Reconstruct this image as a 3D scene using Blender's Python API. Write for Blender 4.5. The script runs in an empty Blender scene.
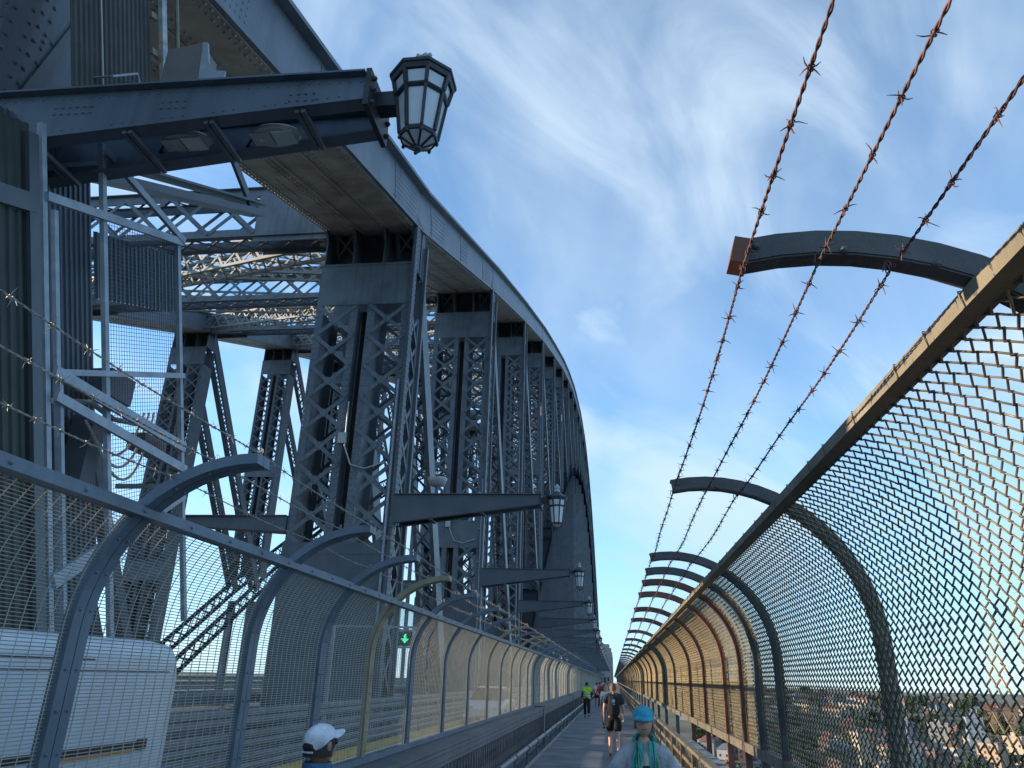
import bpy, math, random
from mathutils import Vector, Matrix
rnd = random.Random(7)
SC = bpy.context.scene
COL = SC.collection
R = math.radians
sin, cos, pi = math.sin, math.cos, math.pi

# ---------------------------------------------------------------- helpers
class MB:
    """collects faces; build() links them as ONE mesh object"""
    def __init__(s):
        s.v = []; s.f = []; s.m = []; s.sm = []
    def add(s, vs, fs, mat=0, smooth=False):
        o = len(s.v)
        s.v.extend([tuple(p) for p in vs])
        for f in fs:
            s.f.append(tuple(i + o for i in f)); s.m.append(mat); s.sm.append(smooth)
    def box(s, c, d, mat=0, rot=None):
        hx, hy, hz = d[0]/2, d[1]/2, d[2]/2
        vs = [Vector((x, y, z)) for x in (-hx, hx) for y in (-hy, hy) for z in (-hz, hz)]
        if rot is not None: vs = [rot @ v for v in vs]
        c = Vector(c)
        s.add([v + c for v in vs], [(0,1,3,2),(4,6,7,5),(0,4,5,1),(2,3,7,6),(0,2,6,4),(1,5,7,3)], mat)
    def bb(s, x0, x1, y0, y1, z0, z1, mat=0):
        s.box(((x0+x1)/2, (y0+y1)/2, (z0+z1)/2), (abs(x1-x0), abs(y1-y0), abs(z1-z0)), mat)
    def bar(s, p, q, w, t, ref=(0,0,1), mat=0):
        p = Vector(p); q = Vector(q); d = (q-p).normalized(); ref = Vector(ref)
        sd = d.cross(ref)
        if sd.length < 1e-5: sd = d.cross(Vector((1,0,0)))
        sd.normalize(); up = sd.cross(d)
        vs = []
        for c in (p, q):
            for a, b in ((-1,-1),(1,-1),(1,1),(-1,1)):
                vs.append(c + sd*(a*w/2) + up*(b*t/2))
        s.add(vs, [(0,3,2,1),(4,5,6,7),(0,1,5,4),(1,2,6,5),(2,3,7,6),(3,0,4,7)], mat)
    def tube(s, pts, r, n=6, mat=0, caps=True, smooth=True):
        pts = [Vector(p) for p in pts]; k = len(pts)
        rs = r if isinstance(r, (list, tuple)) else [r]*k
        vs = []; prev = None
        for i, p in enumerate(pts):
            d = (pts[min(i+1, k-1)] - pts[max(i-1, 0)]).normalized()
            if prev is None:
                a = Vector((0,0,1)) if abs(d.z) < .9 else Vector((1,0,0))
                u = d.cross(a).normalized()
            else:
                u = (prev - d*prev.dot(d)).normalized()
            prev = u; w = d.cross(u)
            for j in range(n):
                t = 2*pi*j/n
                vs.append(p + (u*cos(t) + w*sin(t))*rs[i])
        fs = []
        for i in range(k-1):
            for j in range(n):
                a = i*n+j; b = i*n+(j+1) % n
                fs.append((a, b, b+n, a+n))
        s.add(vs, fs, mat, smooth)
        if caps:
            s.add(vs[:n], [tuple(range(n-1, -1, -1))], mat)
            s.add(vs[-n:], [tuple(range(n))], mat)
    def loft(s, rings, mat=0, smooth=False, cap0=True, cap1=True):
        n = len(rings[0]); vs = [p for r in rings for p in r]; fs = []
        for i in range(len(rings)-1):
            for j in range(n):
                a = i*n+j; b = i*n+(j+1) % n
                fs.append((a, b, b+n, a+n))
        s.add(vs, fs, mat, smooth)
        if cap0: s.add(rings[0], [tuple(range(n-1, -1, -1))], mat)
        if cap1: s.add(rings[-1], [tuple(range(n))], mat)
    def prism(s, poly, a, b, axis='y', mat=0):
        """extrude a 2D polygon between a and b along an axis"""
        def P(p, t):
            return {'y': (p[0], t, p[1]), 'x': (t, p[0], p[1]), 'z': (p[0], p[1], t)}[axis]
        s.loft([[P(p, a) for p in poly], [P(p, b) for p in poly]], mat)
    def ell(s, c, r, mat=0, nu=14, nv=9, rot=None, z0=-1.0, z1=1.0):
        c = Vector(c); rings = []
        for i in range(nv+1):
            lat = math.asin(z0) + (math.asin(z1)-math.asin(z0))*i/nv
            ring = []
            for j in range(nu):
                t = 2*pi*j/nu
                p = Vector((cos(t)*cos(lat)*r[0], sin(t)*cos(lat)*r[1], sin(lat)*r[2]))
                if rot is not None: p = rot @ p
                ring.append(c+p)
            rings.append(ring)
        s.loft(rings, mat, True)
    def rivet(s, p, n, r=.028, h=None):
        p = Vector(p); n = Vector(n).normalized(); h = h or r*.7
        a = Vector((0,0,1)) if abs(n.z) < .9 else Vector((1,0,0))
        u = n.cross(a).normalized(); w = n.cross(u)
        vs = []
        for rr, hh in ((r, 0), (r*.72, h*.75)):
            for j in range(6):
                t = pi*j/3
                vs.append(p + (u*cos(t)+w*sin(t))*rr + n*hh)
        vs.append(p+n*h)
        fs = [(j, (j+1) % 6, (j+1) % 6+6, j+6) for j in range(6)] + [(j+6, (j+1) % 6+6, 12) for j in range(6)]
        s.add(vs, fs, 0, True)
    def lace(s, o, u, v, n, L, W, pitch, bw, t=.02, mat=0, plate=0.):
        """X lacing over a strip: u along, v across, n outward normal"""
        o, u, v, n = Vector(o), Vector(u), Vector(v), Vector(n)
        k = max(1, round(L/pitch)); p = L/k
        for i in range(k):
            a = o + u*(i*p); b = o + u*((i+1)*p)
            s.bar(a - v*(W/2), b + v*(W/2), bw, t, n, mat)
            s.bar(a + v*(W/2) + n*(t*1.05), b - v*(W/2) + n*(t*1.05), bw, t, n, mat)
            if plate:
                c = (a+b)/2
                s.bar(c - u*(plate/2) - n*(t*1.1), c + u*(plate/2) - n*(t*1.1), plate, t, n, mat)
    def mesh(s, name, mats):
        me = bpy.data.meshes.new(name)
        me.from_pydata(s.v, [], s.f)
        for m in mats: me.materials.append(m)
        me.polygons.foreach_set('material_index', s.m)
        me.polygons.foreach_set('use_smooth', s.sm)
        me.update()
        return me
    def build(s, name, mats, parent=None, loc=(0,0,0)):
        if not isinstance(mats, (list, tuple)): mats = [mats]
        return link(name, s.mesh(name, mats), parent, loc)

def link(name, me, parent=None, loc=(0,0,0), rotz=0):
    o = bpy.data.objects.new(name, me); COL.objects.link(o)
    o.location = loc; o.rotation_euler = (0, 0, rotz)
    if parent: o.parent = parent
    return o

def tag(o, label=None, cat=None, group=None, kind=None):
    if label: o['label'] = label
    if cat: o['category'] = cat
    if group: o['group'] = group
    if kind: o['kind'] = kind
    return o

def thing(name, label, cat, loc=(0,0,0), group=None, rotz=0):
    o = bpy.data.objects.new(name, None); COL.objects.link(o)
    o.location = loc; o.rotation_euler = (0, 0, rotz)
    o.empty_display_size = .2
    return tag(o, label, cat, group)

def kids(o): return [c for c in ALLKIDS.get(o.name, [])]
def copy_tree(root, loc, label, group=None, rotz=None, parent=None):
    c = root.copy(); COL.objects.link(c)
    if parent is None:
        c.location = loc
        if rotz is not None: c.rotation_euler = (0, 0, rotz)
        if label: c['label'] = label
        if group: c['group'] = group
    else:
        c.parent = parent
    for ch in list(root.children):
        copy_tree(ch, None, None, parent=c)
    return c

# ---------------------------------------------------------------- materials
def mat(name, base, rough=.55, metal=0., var=.18, scale=2.5, rust=0., rustcol=(.17,.075,.03), streak=0., spec=.5, bump=0., bscale=30., rscale=1.3):
    m = bpy.data.materials.new(name); m.use_nodes = True
    nt = m.node_tree; N = nt.nodes; L = nt.links; b = N['Principled BSDF']
    b.inputs['Roughness'].default_value = rough; b.inputs['Metallic'].default_value = metal
    b.inputs['Specular IOR Level'].default_value = spec
    geo = N.new('ShaderNodeNewGeometry')
    no = N.new('ShaderNodeTexNoise'); no.inputs['Scale'].default_value = scale; no.inputs['Detail'].default_value = 6
    L.new(geo.outputs['Position'], no.inputs['Vector'])
    mr = N.new('ShaderNodeMapRange'); mr.inputs['From Min'].default_value = .3; mr.inputs['From Max'].default_value = .7
    mr.inputs['To Min'].default_value = 1-var; mr.inputs['To Max'].default_value = 1+var
    L.new(no.outputs['Fac'], mr.inputs['Value'])
    mul = N.new('ShaderNodeMix'); mul.data_type = 'RGBA'; mul.blend_type = 'MULTIPLY'; mul.inputs[0].default_value = 1
    mul.inputs[6].default_value = (*base, 1); L.new(mr.outputs['Result'], mul.inputs[7])
    out = mul.outputs[2]
    if streak > 0:
        mp = N.new('ShaderNodeMapping'); mp.inputs['Scale'].default_value = (6, 6, .35); L.new(geo.outputs['Position'], mp.inputs['Vector'])
        n2 = N.new('ShaderNodeTexNoise'); n2.inputs['Scale'].default_value = 1.2; n2.inputs['Detail'].default_value = 4
        L.new(mp.outputs['Vector'], n2.inputs['Vector'])
        r2 = N.new('ShaderNodeMapRange'); r2.inputs['From Min'].default_value = .52; r2.inputs['From Max'].default_value = .75
        r2.inputs['To Max'].default_value = streak; L.new(n2.outputs['Fac'], r2.inputs['Value'])
        mx = N.new('ShaderNodeMix'); mx.data_type = 'RGBA'; L.new(r2.outputs['Result'], mx.inputs[0])
        L.new(out, mx.inputs[6]); mx.inputs[7].default_value = (base[0]*.45, base[1]*.42, base[2]*.4, 1); out = mx.outputs[2]
    if rust > 0:
        n3 = N.new('ShaderNodeTexNoise'); n3.inputs['Scale'].default_value = rscale; n3.inputs['Detail'].default_value = 9; n3.inputs['Roughness'].default_value = .7
        L.new(geo.outputs['Position'], n3.inputs['Vector'])
        r3 = N.new('ShaderNodeMapRange'); r3.inputs['From Min'].default_value = .72-.4*rust; r3.inputs['From Max'].default_value = .8-.3*rust
        L.new(n3.outputs['Fac'], r3.inputs['Value'])
        mx = N.new('ShaderNodeMix'); mx.data_type = 'RGBA'; L.new(r3.outputs['Result'], mx.inputs[0])
        L.new(out, mx.inputs[6]); mx.inputs[7].default_value = (*rustcol, 1); out = mx.outputs[2]
    L.new(out, b.inputs['Base Color'])
    if bump > 0:
        nb = N.new('ShaderNodeTexNoise'); nb.inputs['Scale'].default_value = bscale; nb.inputs['Detail'].default_value = 5
        L.new(geo.outputs['Position'], nb.inputs['Vector'])
        bu = N.new('ShaderNodeBump'); bu.inputs['Strength'].default_value = bump; bu.inputs['Distance'].default_value = .02
        L.new(nb.outputs['Fac'], bu.inputs['Height']); L.new(bu.outputs['Normal'], b.inputs['Normal'])
    return m

def emis(name, col, strength):
    m = mat(name, col, .5)
    b = m.node_tree.nodes['Principled BSDF']
    b.inputs['Emission Color'].default_value = (*col, 1); b.inputs['Emission Strength'].default_value = strength
    return m

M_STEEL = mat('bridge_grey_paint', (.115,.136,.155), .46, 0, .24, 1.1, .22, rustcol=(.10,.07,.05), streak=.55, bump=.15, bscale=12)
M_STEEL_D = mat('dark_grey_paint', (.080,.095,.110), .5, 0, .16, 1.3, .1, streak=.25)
M_CHORD = mat('weathered_chord_paint', (.145,.17,.205), .45, 0, .22, .8, .2, rustcol=(.13,.09,.06), streak=.3, bump=.12, bscale=10)
M_UNDER = mat('grimy_bounce_lit_soffit', (.31,.295,.265), .6, 0, .3, 1.2, .2, rustcol=(.19,.125,.075), rscale=2.2, bump=.2, bscale=14)  # brown tone is part grime, part warm bounced light put into the colour
M_SHADE = mat('shade_darkened_paint', (.012,.017,.025), .9, 0, .2, 1.1, spec=0)  # near-black copy of the bridge paint, shade put into the colour
M_LACE = mat('sun_warmed_lattice_paint', (.20,.19,.155), .5, 0, .2, 2, .15, rustcol=(.16,.11,.06))  # base lightened and warmed, sunlight on the braces put into the colour
M_BRACKET = mat('bracket_paint', (.105,.135,.168), .42, 0, .15, 1.5, .1, streak=.4, bump=.1)
M_GALV = mat('galvanised_steel', (.16,.185,.215), .42, .35, .2, 5, 0, streak=.2)
M_WELD = mat('sun_tinted_galvanised_wire', (.45,.435,.36), .45, 0, .15, 8)  # cream tint puts warm sun into the galvanised wire colour
M_POSTL = mat('blue_grey_post_paint', (.125,.165,.205), .5, .1, .2, 4, .08, streak=.3, bump=.1, bscale=60)
M_POSTO = mat('ochre_grimed_post', (.30,.25,.16), .6, 0, .25, 5, .25, streak=.2)
M_POSTR = mat('dark_bronze_post', (.085,.085,.085), .6, .1, .3, 4, .25, rustcol=(.13,.065,.035), bump=.2, bscale=50)
M_RUSTP = mat('red_oxide_post', (.20,.075,.045), .65, 0, .3, 5, .3)
M_RAILR = mat('weathered_tan_rail', (.225,.19,.135), .6, 0, .25, 4, .3, rustcol=(.26,.13,.05), rscale=5, streak=.3, bump=.25, bscale=70)
M_CHAIN = mat('rusty_chain_wire', (.25,.195,.11), .5, .3, .3, 9, .28, rustcol=(.20,.10,.05), rscale=6)
M_BARB = mat('rusted_barbed_wire', (.16,.085,.08), .7, .25, .5, 9, .3, rustcol=(.26,.11,.05), rscale=14)
M_BARBL = mat('galvanised_barbed_wire', (.30,.28,.25), .5, .4, .3, 25, .3, rustcol=(.25,.16,.08), rscale=8)
M_PATH = mat('walkway_asphalt', (.175,.19,.21), .8, 0, .3, 1.1, .3, rustcol=(.11,.115,.12), rscale=.9, streak=.0, bump=.35, bscale=120)
M_JOINT = mat('joint_filler', (.03,.03,.03), .9)
M_ROAD = mat('road_asphalt', (.075,.075,.075), .85, 0, .2, .7, bump=.3, bscale=60)
M_LINE = mat('road_line_paint', (.75,.75,.72), .6, 0, .1, 5)
M_LINEY = mat('yellow_kerb_paint', (.6,.42,.08), .6, 0, .15, 5)
M_CONC = mat('kerb_concrete', (.33,.32,.30), .85, 0, .2, 2, bump=.2)
M_GRAN = mat('pylon_granite', (.30,.285,.26), .85, 0, .16, .25, bump=.2, bscale=2)
M_DARK = mat('black_plastic', (.02,.02,.022), .5)
M_DKGREEN = mat('dark_green_sheeting', (.022,.03,.026), .6, 0, .25, 3, .1)
M_BLUESH = mat('blue_grey_sheeting', (.06,.08,.10), .5, .1, .2, 3, .1)
M_FRAME = mat('light_grey_frame_paint', (.27,.31,.35), .5, .1, .2, 6, .2, rustcol=(.20,.10,.06), rscale=3)
M_CABLE = mat('pale_cable_sheath', (.42,.40,.34), .6)
M_WHITE = mat('white_van_paint', (.58,.65,.70), .35, 0, .07, 1.5, spec=.6, streak=.12)
M_GLASSD = mat('dark_vehicle_glass', (.02,.025,.03), .08, 0, .05)
M_RED = mat('red_lens', (.45,.03,.02), .3)
M_ORANGE = mat('amber_lens', (.6,.25,.05), .3)
M_TYRE = mat('tyre_rubber', (.02,.02,.02), .8)
M_RIM = mat('alloy_rim', (.45,.45,.46), .35, .8)
M_FROST = mat('frosted_lantern_glass', (.62,.66,.68), .25, 0, .06, 6)
M_LANT = mat('lantern_iron', (.035,.04,.048), .5, .2, .2, 8, .1)
M_LANTF = mat('pale_lantern_finial', (.42,.45,.44), .6)
M_LED = mat('aluminium_housing', (.40,.41,.40), .45, .2, .12, 6)
M_LENS = mat('light_lens', (.58,.60,.58), .2)
M_WATER = mat('harbour_water', (.02,.045,.06), .12, 0, .1, .05, bump=.3, bscale=.4)
M_LAND = mat('headland_ground', (.13,.125,.085), .9, 0, .4, .03)
M_LEAF = [mat('city_foliage_%s' % n, c, .7, 0, .35, .4) for n, c in (('dark', (.055,.08,.03)), ('mid', (.085,.11,.04)))]
M_TRUNK = mat('bark', (.10,.075,.05), .9)

# ---------------------------------------------------------------- camera
def make_camera():
    f, vp, vx = 740., (613., 680.), 565.
    u = Vector((vp[0]-512, -(vp[1]-384), -f)).normalized()
    a = vx-512; b = (-a*u[0]+f*u[2])/u[1]
    z = Vector((a, b, -f)).normalized()
    if z.y < 0: z = -z
    x = u.cross(z)
    # columns: world X, Y, Z expressed in camera axes
    Rm = Matrix((( x[0], u[0], z[0]), (x[1], u[1], z[1]), (x[2], u[2], z[2])))
    cd = bpy.data.cameras.new('camera'); co = bpy.data.objects.new('camera', cd); COL.objects.link(co)
    cd.sensor_width = 36; cd.sensor_fit = 'HORIZONTAL'; cd.lens = 36*f/1024
    cd.clip_start = .05; cd.clip_end = 20000
    co.matrix_world = Matrix.Translation((0, 0, 1.9)) @ Rm.transposed().to_4x4()
    SC.camera = co
make_camera()

# ---------------------------------------------------------------- light
SUN_EL, SUN_DIR = 11.0, Vector((-1.0, .02, 0)).normalized()   # towards the sun: low in the west, to the left
def make_light():
    el = R(SUN_EL)
    d = Vector((SUN_DIR.x*cos(el), SUN_DIR.y*cos(el), sin(el)))
    ld = bpy.data.lights.new('sun', 'SUN'); lo = bpy.data.objects.new('sun', ld); COL.objects.link(lo)
    ld.energy = 3.4; ld.angle = R(.55); ld.color = (1.0, .82, .60)
    lo.rotation_euler = d.to_track_quat('Z', 'Y').to_euler()
    w = bpy.data.worlds.new('World'); SC.world = w; w.use_nodes = True
    nt = w.node_tree; N = nt.nodes; L = nt.links; bg = N['Background']
    sky = N.new('ShaderNodeTexSky'); sky.sky_type = 'NISHITA'; sky.sun_disc = False
    sky.sun_elevation = R(SUN_EL+5); sky.sun_rotation = math.atan2(SUN_DIR.x, SUN_DIR.y)
    sky.air_density = .65; sky.dust_density = 0; sky.ozone_density = 2.6
    hs = N.new('ShaderNodeHueSaturation'); hs.inputs['Saturation'].default_value = 1.02; hs.inputs['Value'].default_value = 1.06; hs.inputs['Hue'].default_value = .49; L.new(sky.outputs[0], hs.inputs['Color'])
    tc = N.new('ShaderNodeTexCoord')
    sx = N.new('ShaderNodeSeparateXYZ'); L.new(tc.outputs['Generated'], sx.inputs[0])
    mx = N.new('ShaderNodeMath'); mx.operation = 'MAXIMUM'; mx.inputs[1].default_value = .0; L.new(sx.outputs['Z'], mx.inputs[0])
    ad = N.new('ShaderNodeMath'); ad.operation = 'ADD'; ad.inputs[1].default_value = .22; L.new(mx.outputs[0], ad.inputs[0])
    dv = N.new('ShaderNodeVectorMath'); dv.operation = 'DIVIDE'; L.new(tc.outputs['Generated'], dv.inputs[0])
    cb = N.new('ShaderNodeCombineXYZ'); cb.inputs[2].default_value = 1
    L.new(ad.outputs[0], cb.inputs[0]); L.new(ad.outputs[0], cb.inputs[1]); L.new(cb.outputs[0], dv.inputs[1])
    def clouds(scale, rot, stretch, detail, lo_, hi_, dist, off):
        mp = N.new('ShaderNodeMapping'); mp.vector_type = 'TEXTURE'; mp.inputs['Scale'].default_value = (stretch[0], stretch[1], 6)
        mp.inputs['Rotation'].default_value = (0, 0, R(rot)); mp.inputs['Location'].default_value = off
        L.new(dv.outputs[0], mp.inputs['Vector'])
        n = N.new('ShaderNodeTexNoise'); n.inputs['Scale'].default_value = scale; n.inputs['Detail'].default_value = detail
        n.inputs['Roughness'].default_value = .52; n.inputs['Distortion'].default_value = dist
        L.new(mp.outputs[0], n.inputs['Vector'])
        r = N.new('ShaderNodeMapRange'); r.interpolation_type = 'SMOOTHSTEP'
        r.inputs['From Min'].default_value = lo_; r.inputs['From Max'].default_value = hi_
        L.new(n.outputs['Fac'], r.inputs['Value'])
        return r.outputs['Result']
    c1 = clouds(1.0, 64, (1.5, .75), 9, .47, .80, .6, (1.9, 3.4, 0))      # broad soft banks
    c2 = clouds(2.5, 58, (1.5, .62), 11, .38, .82, 1.0, (3.4, 2.2, 0))      # combed wisps
    c3 = clouds(1.4, 20, (1, 1), 4, .30, .62, .3, (7.3, 2.2, 0))          # where the wisps are
    m3 = N.new('ShaderNodeMath'); m3.operation = 'MULTIPLY'; L.new(c2, m3.inputs[0]); L.new(c3, m3.inputs[1])
    m1 = N.new('ShaderNodeMath'); m1.operation = 'MULTIPLY'; m1.inputs[1].default_value = .6; L.new(c1, m1.inputs[0])
    mm = N.new('ShaderNodeMath'); mm.operation = 'MULTIPLY_ADD'; mm.inputs[1].default_value = .72
    L.new(m3.outputs[0], mm.inputs[0]); L.new(m1.outputs[0], mm.inputs[2])
    # soft heaps of cloud lower down
    mp4 = N.new('ShaderNodeMapping'); mp4.vector_type = 'TEXTURE'; mp4.inputs['Scale'].default_value = (1.5, 1.5, .75); mp4.inputs['Rotation'].default_value = (0, R(24), 0)
    L.new(tc.outputs['Generated'], mp4.inputs['Vector'])
    n4 = N.new('ShaderNodeTexNoise'); n4.inputs['Scale'].default_value = 4.6; n4.inputs['Detail'].default_value = 8; n4.inputs['Distortion'].default_value = .5; L.new(mp4.outputs[0], n4.inputs['Vector'])
    r4 = N.new('ShaderNodeMapRange'); r4.interpolation_type = 'SMOOTHSTEP'; r4.inputs['From Min'].default_value = .44; r4.inputs['From Max'].default_value = .70; L.new(n4.outputs['Fac'], r4.inputs['Value'])
    k4 = N.new('ShaderNodeMapRange'); k4.interpolation_type = 'SMOOTHSTEP'; k4.inputs['From Min'].default_value = .72; k4.inputs['From Max'].default_value = .35; k4.inputs['To Max'].default_value = .85; L.new(sx.outputs['Z'], k4.inputs['Value'])
    m4 = N.new('ShaderNodeMath'); m4.operation = 'MULTIPLY'; L.new(r4.outputs['Result'], m4.inputs[0]); L.new(k4.outputs['Result'], m4.inputs[1])
    mx4 = N.new('ShaderNodeMath'); mx4.operation = 'MAXIMUM'; L.new(mm.outputs[0], mx4.inputs[0]); L.new(m4.outputs[0], mx4.inputs[1]); mm = mx4
    cl = N.new('ShaderNodeMath'); cl.operation = 'MULTIPLY'; cl.inputs[1].default_value = .95; cl.use_clamp = True
    L.new(mm.outputs[0], cl.inputs[0])
    mix = N.new('ShaderNodeMix'); mix.data_type = 'RGBA'; mix.clamp_factor = True
    L.new(cl.outputs[0], mix.inputs[0]); L.new(hs.outputs[0], mix.inputs[6]); mix.inputs[7].default_value = (2.3, 2.8, 3.25, 1)
    # pale veil of thin cloud low over the horizon
    vr = N.new('ShaderNodeMapRange'); vr.interpolation_type = 'SMOOTHSTEP'; vr.inputs['From Min'].default_value = .36; vr.inputs['From Max'].default_value = -.02
    vr.inputs['To Max'].default_value = .72; L.new(sx.outputs['Z'], vr.inputs['Value'])
    veil = N.new('ShaderNodeMix'); veil.data_type = 'RGBA'; veil.clamp_factor = True
    L.new(vr.outputs['Result'], veil.inputs[0]); L.new(mix.outputs[2], veil.inputs[6]); veil.inputs[7].default_value = (1.12, 1.92, 2.6, 1)
    L.new(veil.outputs[2], bg.inputs['Color']); bg.inputs['Strength'].default_value = .15
    SC.view_settings.view_transform = 'Standard'; SC.view_settings.look = 'None'
    SC.view_settings.exposure = 1.25; SC.view_settings.gamma = 1
    SC.cycles.max_bounces = 6
make_light()

# ---------------------------------------------------------------- the arch
NP = 28; PITCH = 18.29
YN = [6.7 + PITCH*(k-1) for k in range(NP+1)]
_zu = [8.6, 12.9, 18.7, 25.9, 32.7, 39.2, 45.2, 51., 56.2, 60.8, 64.6, 67.8, 70.2, 71.8, 72.3]
ZU = [_zu[k] if k <= 14 else _zu[28-k] for k in range(NP+1)]
ZL = [57-109*((y-YN[14])/251)**2 for y in YN]
XN, XF = -9.25, -40.2           # centre planes of the near and far truss
HW = 1.85
ORD = ['zeroth', 'nearest', 'second', 'third', 'fourth', 'fifth', 'sixth', 'seventh', 'eighth', 'ninth', 'tenth']

def ztop(y):
    for k in range(NP):
        if YN[k] <= y <= YN[k+1]:
            t = (y-YN[k])/PITCH; return ZU[k]*(1-t)+ZU[k+1]*t
    return ZU[0]

def chord(X, side):
    near = side == 'near'
    root = thing('upper_chord', 'huge riveted steel box chord sweeping overhead from upper left along the near arch' if near else
                 'far riveted upper chord of the arch seen behind the overhead lattice bracing', 'bridge chord', (X, 0, 0))
    prof = [(-1.95,0),(1.95,0),(1.95,.07),(1.8,.07),(1.8,1.82),(2.12,1.82),(2.12,1.95),(-2.12,1.95),(-2.12,1.82),(-1.8,1.82),(-1.8,.07),(-1.95,.07)]
    for k in range(NP):
        y0, y1 = YN[k], YN[k+1]; z0, z1 = ZU[k], ZU[k+1]
        g = .004 if k % 2 else -.004
        m = MB()
        m.loft([[(x*(1+g), y0, z+z0) for x, z in prof], [(x*(1+g), y1, z+z1) for x, z in prof]], 0)
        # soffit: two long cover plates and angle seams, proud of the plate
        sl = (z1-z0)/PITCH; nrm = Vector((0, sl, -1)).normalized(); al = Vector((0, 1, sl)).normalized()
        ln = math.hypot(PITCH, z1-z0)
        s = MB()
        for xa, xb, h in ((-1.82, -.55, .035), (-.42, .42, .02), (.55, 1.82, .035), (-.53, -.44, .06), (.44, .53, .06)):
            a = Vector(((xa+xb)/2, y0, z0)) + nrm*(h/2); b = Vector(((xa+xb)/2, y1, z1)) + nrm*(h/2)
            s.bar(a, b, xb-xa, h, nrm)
        if near and k <= 2:
            step = .23 if k <= 1 else .36
            n = int(ln/step)
            for x, hh in ((-1.75, .035), (-1.6, .035), (-1.2, .035), (-.8, .035), (-.65, .035), (-.3, .02), (.3, .02), (.62, .035), (.78, .035), (1.15, .035), (1.58, .035), (1.74, .035)):
                for i in range(n):
                    if x in (-1.2, 1.15, -.3, .3) and (i//9) % 3: continue
                    s.rivet(Vector((x, y0, z0)) + al*((i+.5+(.5 if x in (-1.6, .62, 1.58, -.65) else 0))*step) + nrm*hh, nrm, .05 if k < 2 else .055, .05)
            for i in range(n):      # outer web rows
                for zz in (.16, 1.70):
                    m.rivet(Vector((1.8*(1+g), y0, z0+zz)) + al*((i+.5)*step), (1, 0, 0), .036)
            for blk in ((2.0, 4.6), (8.6, 10.2), (15.6, 18.4)):
                i = blk[0]
                while i < blk[1]:
                    for zz in [.4+.2*q for q in range(6)]:
                        m.rivet(Vector((1.8*(1+g), y0, z0+zz)) + al*i, (1, 0, 0), .05)
                    i += .2
                m.bar(Vector((1.8*(1+g)+.008, y0, z0+.95)) + al*(blk[0]-.1), Vector((1.8*(1+g)+.008, y0, z0+.95)) + al*(blk[1]+.1), 1.4, .016, (1, 0, 0))
        seg = m.build('chord_segment', M_CHORD, root)
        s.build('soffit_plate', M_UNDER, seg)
    # hand rail of the walkway on top of the chord
    h = MB()
    for sx in (-1.9, 1.9):
        for k in range(NP):
            for dz in (.55, 1.0):
                h.tube([(sx, YN[k], ZU[k]+1.95+dz), (sx, YN[k+1], ZU[k+1]+1.95+dz)], .02, 4)
            for q in range(6):
                t = q/6; y = YN[k]+PITCH*t; z = ZU[k]*(1-t)+ZU[k+1]*t+1.93
                h.tube([(sx, y, z), (sx, y, z+1.0)], .02, 4)
    if not near: h.build('hand_rail', M_STEEL_D, root)

def lower_chord(X, side):
    root = thing('lower_chord', 'curved lower arch chord rising behind the near row of lattice posts' if side == 'near' else
                 'curved lower arch chord of the far side of the bridge', 'bridge chord', (X, 0, 0))
    for k in range(NP):
        m = MB(); A = Vector((0, YN[k], ZL[k])); B = Vector((0, YN[k+1], ZL[k+1])); d = (B-A).normalized(); up = Vector((1,0,0)).cross(d); ln = (B-A).length
        w = 1.70 if k % 2 else 1.71
        if side == 'near':
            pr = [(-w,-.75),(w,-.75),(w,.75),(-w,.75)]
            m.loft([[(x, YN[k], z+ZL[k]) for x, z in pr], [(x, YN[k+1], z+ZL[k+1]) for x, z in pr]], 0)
        else:       # open laced sides, light comes through
            for x in (-w+.2, w-.2):
                for u in (-.62, .62): m.bar(A+Vector((x,0,0))+up*u, B+Vector((x,0,0))+up*u, .4, .2, up)
                m.lace(A+Vector((x,0,0)), d, up, (1 if x > 0 else -1,0,0), ln, 1.2, 1.5, .16, .03)
        m.build('chord_segment', M_SHADE, root)

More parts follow.
